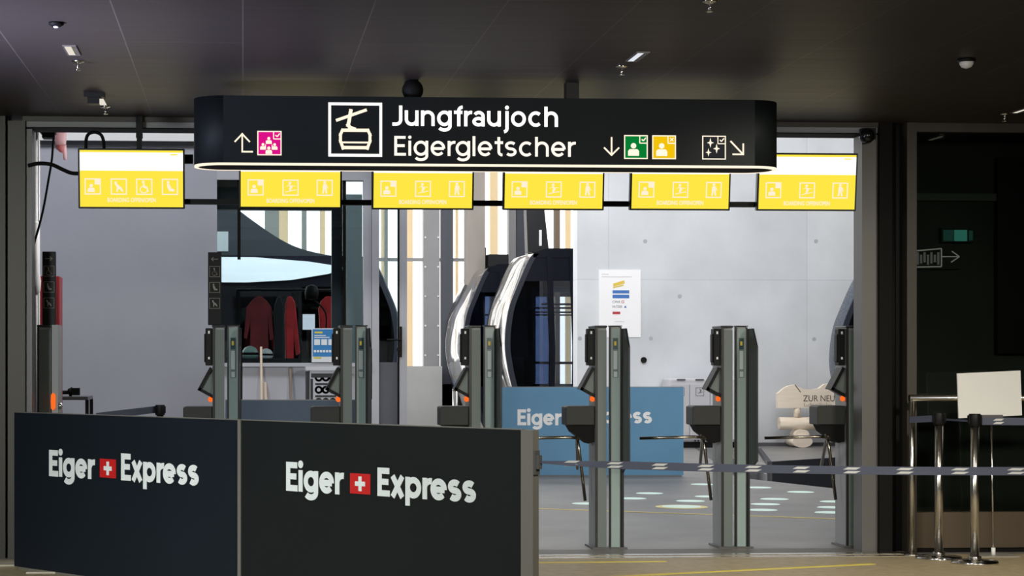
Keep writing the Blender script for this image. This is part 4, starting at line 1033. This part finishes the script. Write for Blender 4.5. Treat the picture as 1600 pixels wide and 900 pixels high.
# patterned carton
yc = 15.95
x0, x1 = X(479, yc), X(526, yc); g = Vector(((x0+x1)/2, yc, 0)); zc = Z(500, 573, yc)
t = thing('patterned_carton', 'tall white and black carton printed with rings below the blue poster', 'carton', g); b = g.copy()
bm = NB(); box(bm, X(484, yc), x1, yc, yc+.3, 0, zc-.02); link('body', bm, mat('carton_white', (.62, .64, .72), .6), t, b)
link('side', box(NB(), x0, X(484, yc), yc+.01, yc+.3, 0, zc-.04), mat('carton_dark', (.02, .022, .03), .5), t, b)
link('lid', box(NB(), x0-.005, x1+.005, yc-.01, yc+.31, zc-.03, zc), mat('carton_lid', (.70, .72, .78), .5), t, b)
bm = NB()
rect(bm, X(486, yc), zc-.09, x1-.004, zc-.055, yc-.001); rect(bm, X(485, yc), zc-.42, X(489, yc), zc-.10, yc-.001)
for r in range(3):
    for c in range(3):
        cx = X(498+c*11, yc); cz = Z(500, 590+r*19, yc)
        a = [(cx+.024*cos(i*2*pi/16), cz+.024*sin(i*2*pi/16)) for i in range(17)]; stroke(bm, a, .016, yc-.001, .001, True)
        rect(bm, cx-.03, cz-.062, cx+.028, cz-.045, yc-.001, .001)
link('printed_rings', bm, mat('carton_dark', (.02, .022, .03), .5), t, b)
# brooms leaning on the booth wall
def broom(px, pt, lab, m, r, lean=.0, hx=(-.1, .1), dy=0):
    y = YO-.12-dy; top = P(px, pt, YO-.03); bx = X(px+lean, y-.25); t = thing('broom', lab, 'broom', (bx, y-.25, 0), 0, 'brooms at the booth'); b = Vector(t.location)
    link('handle', cyl(NB(), (bx, y-.25, .14), top, r, n=12), m, t, b)
    bm = NB(); box(bm, bx+hx[0], bx+hx[1], y-.29, y-.21, .08, .14); bev(link('head', bm, m, t, b), .01)
    link('bristles', box(NB(), bx+hx[0]+.005, bx+hx[1]-.005, y-.285, y-.215, 0, .08), mat('bristle', (.10, .07, .05), .9), t, b)
M_hand = mat('broom_beech', (.66, .52, .40), .6); M_handd = mat('broom_dark', (.20, .16, .12), .6)
broom(408, 542, 'tall beech broom handle leaning under the booth window', M_hand, .010, 2, (-.22, .012))
broom(414, 598, 'short pale broom handle beside the tall one', M_hand, .014, 6, (-.015, .10), .14)
broom(453.5, 572, 'dark wooden broom handle between the pale ones and the carton', M_handd, .012, 4, (-.03, .07))
# jackets and gear seen through the glass
def jacket(pts, y, lab, m, d=.10):
    bm = NB(); c = sum((P(a, b_, y) for a, b_ in pts), Vector())/len(pts)
    prism(bm, [P(a, b_, y) for a, b_ in pts], (0, d, 0))
    o = one('jacket', bm, m, lab, 'jacket', 'jackets in the booth', c); bev(o, .03, 3); return o
M_jred = mat('jacket_red', (.62, .03, .035), .7, noise=.3, nscale=7); M_jdark = mat('jacket_wine', (.22, .018, .022), .7, noise=.3, nscale=7); M_jblack = mat('jacket_black', (.008, .009, .012), .7)
yj = YO+.75
bmr = NB(); cyl(bmr, (X(370, yj), yj+.07, Z(1, 452, yj)), (X(540, yj), yj+.07, Z(1, 452, yj)), .012); box(bmr, X(372, yj)-.02, X(372, yj)+.02, yj+.05, yj+.09, 0, Z(1, 452, yj)); box(bmr, X(528, yj)-.02, X(528, yj)+.02, yj+.05, yj+.09, 0, Z(1, 452, yj))
one('coat_rack', bmr, M_black, 'dark coat rack behind the booth window', 'coat rack')
jacket([(402, 463), (408, 463), (416, 469), (424, 480), (428, 530), (422, 532), (419, 505), (420, 566), (391, 566), (391, 505), (386, 530), (381, 528), (385, 480), (394, 469)], yj, 'wine red jacket hanging behind the booth window', M_jdark)
jacket([(428, 566), (429, 478), (434, 463), (439, 463), (443, 478), (443, 566)], yj-.02, 'black jacket hanging between two red ones in the booth', M_jblack)
jacket([(450, 463), (456, 463), (461, 472), (464, 500), (469, 552), (463, 556), (459, 530), (459, 566), (447, 566), (445, 500), (446, 475)], yj+.02, 'slanted red jacket hanging beside the black one in the booth', M_jred)
jacket([(509, 463), (516, 463), (524, 470), (532, 482), (536, 512), (529, 512), (527, 500), (527, 513), (500, 513), (498, 482), (502, 470)], yj-.03, 'bright red jacket partly hidden above the blue poster', M_jred)
# equipment bench under the window
yk = YO+.40
bm = NB(); zk2 = Z(430, 560, yk); box(bm, X(350, yk), X(519, yk), yk-.15, yk+.28, zk2-.04, zk2)
for px in (353, 515): box(bm, X(px, yk)-.02, X(px, yk)+.02, yk-.02, yk+.02, 0, zk2-.04)
one('work_bench', bm, M_jblack, 'black bench under the booth window carrying helmets and monitor', 'bench')
def helmet(px, py, lab, m, r=.055):
    c = P(px, py, yk); t = thing('helmet', lab, 'helmet', (c.x, yk, zk2), 0, 'helmets on the bench'); b = Vector(t.location)
    s = NB(); lathe(s, [(r*.86, 0), (r, r*.35), (r*.95, r*.8), (r*.65, r*1.25), (r*.2, r*1.45), (0, r*1.47)], b); link('shell', s, m, t, b)
    s = NB(); lathe(s, [(r*1.01, r*.40), (r*1.03, r*.55), (r*1.0, r*.7)], b); link('goggle_band', s, M_black, t, b)
helmet(391, 545, 'pale green helmet on the booth bench', mat('helmet_green', (.32, .48, .42), .3), .075)
helmet(416, 545, 'white helmet beside the pale green one in the booth', M_white, .06)
c = P(480, 510, yk)
t = thing('monitor', 'bright monitor on the booth bench next to the blue poster', 'monitor', (X(482, yk), yk, zk2)); b = Vector(t.location)
link('screen', box(NB(), X(473, yk), X(492, yk), yk, yk+.02, Z(480, 515, yk), Z(480, 491, yk)), emit('monitor_white', (.85, .9, 1), .8), t, b)
link('casing', box(NB(), X(472, yk), X(493, yk), yk+.021, yk+.05, Z(480, 516, yk), Z(480, 490, yk)), M_black, t, b)
link('stand', box(NB(), b.x-.015, b.x+.015, yk+.02, yk+.05, zk2, Z(480, 515, yk)), M_black, t, b); link('stand_foot', box(NB(), b.x-.08, b.x+.08, yk-.05, yk+.1, zk2, zk2+.012), M_black, t, b)
t = thing('desk_lamp', 'dark round desk lamp on an arm behind the booth window', 'lamp', (X(504, yk+.2), yk+.2, zk2)); b = Vector(t.location); c = P(487, 457, yk+.2)
s = NB(); lathe(s, [(.01, .07), (.05, .05), (.062, 0), (.055, -.06), (.0, -.065)], c); link('lamp_shade', s, M_black, t, b)
link('arm', tube(NB(), smooth_pts([b+Vector((0, 0, .01)), b+Vector((.03, 0, .25)), b+Vector((.02, 0, .42)), c+Vector((0, 0, -.05))]), .008), M_black, t, b); link('base', lathe(NB(), [(.05, 0), (.05, .012), (.01, .02)], b), M_black, t, b)

# ================================================================== LEFT LANE
yl = 13.9
t = thing('side_table', 'small black framed table behind the left barrier', 'table', (X(115, yl), yl, 0)); b = Vector(t.location); zt = Z(1, 619, yl)
bev(link('tabletop', box(NB(), X(70, yl), X(141, yl), yl-.2, yl+.25, zt-.025, zt), mat('table_top', (.06, .065, .07), .3), t, b), .003)
for px, dy in ((72, -.17), (139, -.17), (72, .22), (139, .22)): link('leg', box(NB(), X(px, yl)-.012, X(px, yl)+.012, yl+dy-.012, yl+dy+.012, 0, zt-.025), M_black, t, b)
t = thing('hand_scanner', 'black handheld device lying on the small black table', 'device', P(108, 618, yl-.1)); b = Vector((X(108, yl-.1), yl-.1, zt)); t.location = b
link('handle', cyl(NB(), b+Vector((-.12, 0, .028)), b+Vector((-.01, 0, .028)), .014), M_rubber, t, b)
link('head', cyl(NB(), b+Vector((-.01, 0, .034)), b+Vector((.02, 0, .034)), .018, .034), M_rubber, t, b)
link('horn', box(NB(), b.x+.02, b.x+.075, yl-.135, yl-.065, zt+.008, zt+.06), M_rubber, t, b)
link('trigger', box(NB(), b.x+.0, b.x+.02, yl-.11, yl-.09, zt, zt+.02), M_rubber, t, b)
yr2 = 13.2
t = thing('fire_cabinet', 'red cabinet half hidden behind the left symbol totem', 'cabinet', (X(72, yr2), yr2, 0)); b = Vector(t.location)
M_fire = mat('fire_red', (.26, .012, .02), .45)
bev(link('body', box(NB(), X(46, yr2), X(93, yr2), yr2, yr2+.22, .03, Z(1, 431, yr2)), M_fire, t, b), .006)
d = link('door', box(NB(), X(48, yr2), X(91, yr2), yr2-.012, yr2, .1, Z(1, 436, yr2)), M_fire, t, b)
link('door_handle', box(NB(), X(88.5, yr2), X(91, yr2), yr2-.03, yr2-.012, Z(1, 528, yr2), Z(1, 519, yr2)), M_white, d, b)
link('plinth', box(NB(), X(48, yr2), X(91, yr2), yr2+.02, yr2+.2, 0, .03), M_black, t, b)
yp = 12.75
bm = NB(); box(bm, X(44, yp), X(61, yp), yp, yp+.06, 0, ZC+.2); struct('column_11', bm, M_white)
t = thing('white_pipe', 'white pipe with a bulging sleeve by the left door frame', 'pipe', P(56, 400, yp-.05)); b = Vector(t.location)
b.z = 0; t.location = b
link('sleeve', lathe(NB(), [(.012, Z(1, 461, yp)), (.03, Z(1, 455, yp)), (.034, Z(1, 440, yp)), (.024, Z(1, 422, yp)), (.022, Z(1, 350, yp)), (.012, Z(1, 346, yp))], Vector((b.x, b.y, 0))), M_white, t, b)
link('pipe', cyl(NB(), (b.x, b.y, 0), (b.x, b.y, ZC+.1), .012), M_white, t, b)
yc2 = 13.03
t = thing('pink_cloth', 'pink rag tied up under the door header at the left', 'cloth', P(95, 205, yc2)); b = Vector(t.location)
M_pinkc = translucent('cloth_pink', (.95, .70, .73)); M_pinkd = translucent('cloth_rose', (.75, .30, .30))
rows = [(96, 190, 10), (95, 205, 9.5), (94.5, 218, 9), (95, 227, 8)]
def drape(rows, depth, nm, m):
    bm = NB(); rr = []
    for px, py, hw in rows:
        c = P(px, py, yc2); r = hw*yc2/F; rr.append([bm.verts.new(c+Vector((r*cos(2*pi*i/12)*(1+.12*sin(3*i)), depth*sin(2*pi*i/12), 0))) for i in range(12)])
    for a, b_ in zip(rr, rr[1:]):
        for i in range(12): f = bm.faces.new((a[i], a[(i+1) % 12], b_[(i+1) % 12], b_[i])); f.smooth = True
    bm.faces.new(rr[0]); bm.faces.new(rr[-1][::-1]); bmesh.ops.recalc_face_normals(bm, faces=bm.faces); link(nm, bm, m, t, b)
drape(rows, .025, 'hanging_cloth', M_pinkc); drape([(94, 226, 6.5), (94, 233, 6), (97, 238, 3)], .018, 'knot', M_pinkd); drape([(100, 226, 3.5), (101, 240, 3.2), (102, 250, 2.5)], .012, 'cloth_tail', M_pinkc)
link('hook_strap', box(NB(), X(94, yc2), X(98, yc2), yc2-.004, yc2+.004, Z(1, 200, yc2), Z(100, 198, 12.9)), M_pinkc, t, b)
yb3 = 12.6
bm = NB(); box(bm, X(63, yb3), X(86, yb3), yb3-.02, yb3+.1, Z(1, 208, yb3), ZC+.2); box(bm, X(66, yb3), X(84, yb3), yb3-.02, yb3+.1, Z(1, 215, yb3), Z(1, 208, yb3))
one('door_motor', bm, M_black, 'black motor block under the header above the red cabinet', 'motor')

# ================================================================== CEILING FITTINGS
def sprinkler(px, py, lab):
    c = C(px, py-2); t = thing('sprinkler', lab, 'sprinkler', c, 0, 'ceiling sprinklers')
    link('rosette', lathe(NB(), [(.032, 0), (.030, -.006), (.012, -.012)], n=20), M_chrome, t)
    link('stem', cyl(NB(), (0, 0, -.01), (0, 0, -.045), .007, n=10), M_chrome, t); link('deflector', lathe(NB(), [(.004, -.050), (.016, -.048), (.016, -.045), (.004, -.043)], n=14), M_chrome, t)
sprinkler(122, 97, 'chrome ceiling sprinkler behind the left slot light'); sprinkler(165, 168, 'chrome ceiling sprinkler just right of the small black spotlight')
sprinkler(972, 105, 'chrome ceiling sprinkler near the right slot light'); sprinkler(1109, 3, 'chrome ceiling sprinkler at the top edge of the view')
sprinkler(1570, 180, 'chrome ceiling sprinkler above the dark window')
M_slot = emit('slot_lens', (1.0, .93, .80), .8)
def slot_light(px, py, lab, m, w=.05, L=.27):
    c = C(px, py); t = thing('slot_light', lab, 'ceiling light', c, 0, 'recessed slot lights')
    bm = NB(); frame_pts = [(-w/2-.008, -L/2-.008, w/2+.008, -L/2), (-w/2-.008, L/2, w/2+.008, L/2+.008), (-w/2-.008, -L/2, -w/2, L/2), (w/2, -L/2, w/2+.008, L/2)]
    for a, b_, c_, d in frame_pts: box(bm, a, c_, b_, d, -.006, 0)
    link('trim_ring', bm, mat('slot_ring', (.10, .09, .08), .5), t); link('lens', box(NB(), -w/2, w/2*.3, -L/2, L/2, -.004, 0), m, t)
    link('reflector', box(NB(), w/2*.3, w/2, -L/2, L/2, -.004, 0), M_steel, t)
slot_light(112, 78, 'small slanted slot light in the bluish left part of the ceiling', M_slot)
slot_light(996, 88, 'small slanted slot light in the ceiling right of the sign bracket', emit('slot_lens_cool', (.90, .93, 1.0), .85))
slot_light(1601, 171, 'small slot light cut by the right edge of the view', M_slot)
c = C(1510, 92); t = thing('ceiling_sensor', 'round white ceiling sensor dome at the upper right', 'sensor', c)
link('base', lathe(NB(), [(.045, 0), (.045, -.012), (.038, -.016)], n=24), M_black, t); link('dome', lathe(NB(), [(.036, -.016), (.034, -.028), (.024, -.042), (.0, -.05)], n=24), M_offwhite, t)
c = C(88, 35); t = thing('smoke_detector', 'small round smoke detector near the top left corner', 'detector', c); link('base', lathe(NB(), [(.034, 0), (.034, -.01), (.022, -.018), (0, -.02)], n=20), M_framedark, t); link('cap', lathe(NB(), [(.014, -.018), (.012, -.024), (0, -.026)], n=14), M_offwhite, t)
c = C(147, 146); t = thing('ceiling_spotlight', 'small square black spotlight with a pale lens, above the first yellow screen', 'spotlight', c, 0, 'black ceiling spotlights')
link('mount', box(NB(), -.055, .06, -.05, .05, -.025, 0), M_black, t); link('head', box(NB(), -.035, .04, -.04, .04, -.062, -.025), M_black, t)
bm = NB(); prism(bm, [Vector((x, -.045, z)) for x, z in ((.034, -.066), (.072, -.066), (.056, -.036), (.034, -.036))], (0, .05, 0)); link('lens', bm, M_slot, t)
t = thing('dome_camera', 'black dome camera at the upper right corner of the entrance', 'camera', P(1352, 213, YW-.03)); b = Vector(t.location)
bm = NB(); bmesh.ops.create_uvsphere(bm, u_segments=20, v_segments=14, radius=.05); 
for f in bm.faces: f.smooth = True
bmesh.ops.translate(bm, verts=bm.verts, vec=b+Vector((0, -.03, 0))); link('dome', bm, M_blackgloss, t, b); link('bracket', box(NB(), b.x-.03, b.x+.06, b.y-.03, b.y+.03, b.z-.02, b.z+.05), M_black, t, b)

# ================================================================== BEHIND THE DARK WINDOW
y = YS-.02
one('dark_screen', box(NB(), X(1556, y), X(1660, y), y-.03, y+.03, Z(1, 552, y), Z(1, 236, y)), mat('screen_off', (.002, .002, .002), .4), 'tall switched off black screen behind the dark window', 'screen', base=P(1600, 400, y))
t = thing('lit_sign', 'dim green lit sign behind the dark window', 'sign', P(1495, 362, y)); b = Vector(t.location)
link('casing', box(NB(), X(1470, y), X(1522, y), y-.01, y+.03, Z(1, 373, y), Z(1, 350, y)), mat('sign_case_green', (.01, .03, .025), .5), t, b)
bm = NB(); rect(bm, X(1490, y), Z(1, 371, y), X(1510, y), Z(1, 353, y), y-.011, .002); link('lit_panel', bm, emit('lit_green', (.05, .26, .21), .9), t, b)
bm = NB(); rect(bm, X(1513, y), Z(1, 370, y), X(1519, y), Z(1, 354, y), y-.011, .002); rect(bm, X(1473, y), Z(1, 371, y), X(1489, y), Z(1, 353, y), y-.011, .002); link('lit_panel_faint', bm, emit('lit_green_faint', (.02, .075, .06), .8), t, b)
t = thing('arrow_reflection', 'faint reflection of an arrow sign, built as glowing lines behind the dark window', 'sign', P(1465, 400, y)); b = Vector(t.location)  # reflected arrow sign, imitated by glowing lines behind the glass
m = emit('arrow_reflection_white', (.36, .36, .33), .8)
bm = NB(); stroke(bm, [(X(a, y), Z(1, c_, y)) for a, c_ in ((1429, 387), (1471, 383), (1471, 412), (1429, 413), (1429, 387))], .008, y); link('outline', bm, m, t, b)
bm = NB()
for i in range(7): rect(bm, X(1432+i*5.4, y), Z(1, 409-(i % 3)*2, y), X(1435.4+i*5.4, y), Z(1, 389+(i % 2)*4, y), y)
link('symbols', bm, emit('arrow_reflection_dim', (.16, .16, .145), .8), t, b)
bm = NB(); stroke(bm, [(X(1470, y), Z(1, 396, y)), (X(1497, y), Z(1, 396, y))], .007, y); stroke(bm, [(X(1487, y), Z(1, 387, y)), (X(1499, y), Z(1, 396, y)), (X(1486, y), Z(1, 405, y))], .007, y); link('arrow', bm, m, t, b)
link('backplate', box(NB(), X(1427, y), X(1500, y), y+.0005, y+.02, Z(1, 416, y), Z(1, 380, y)), M_shop, t, b)
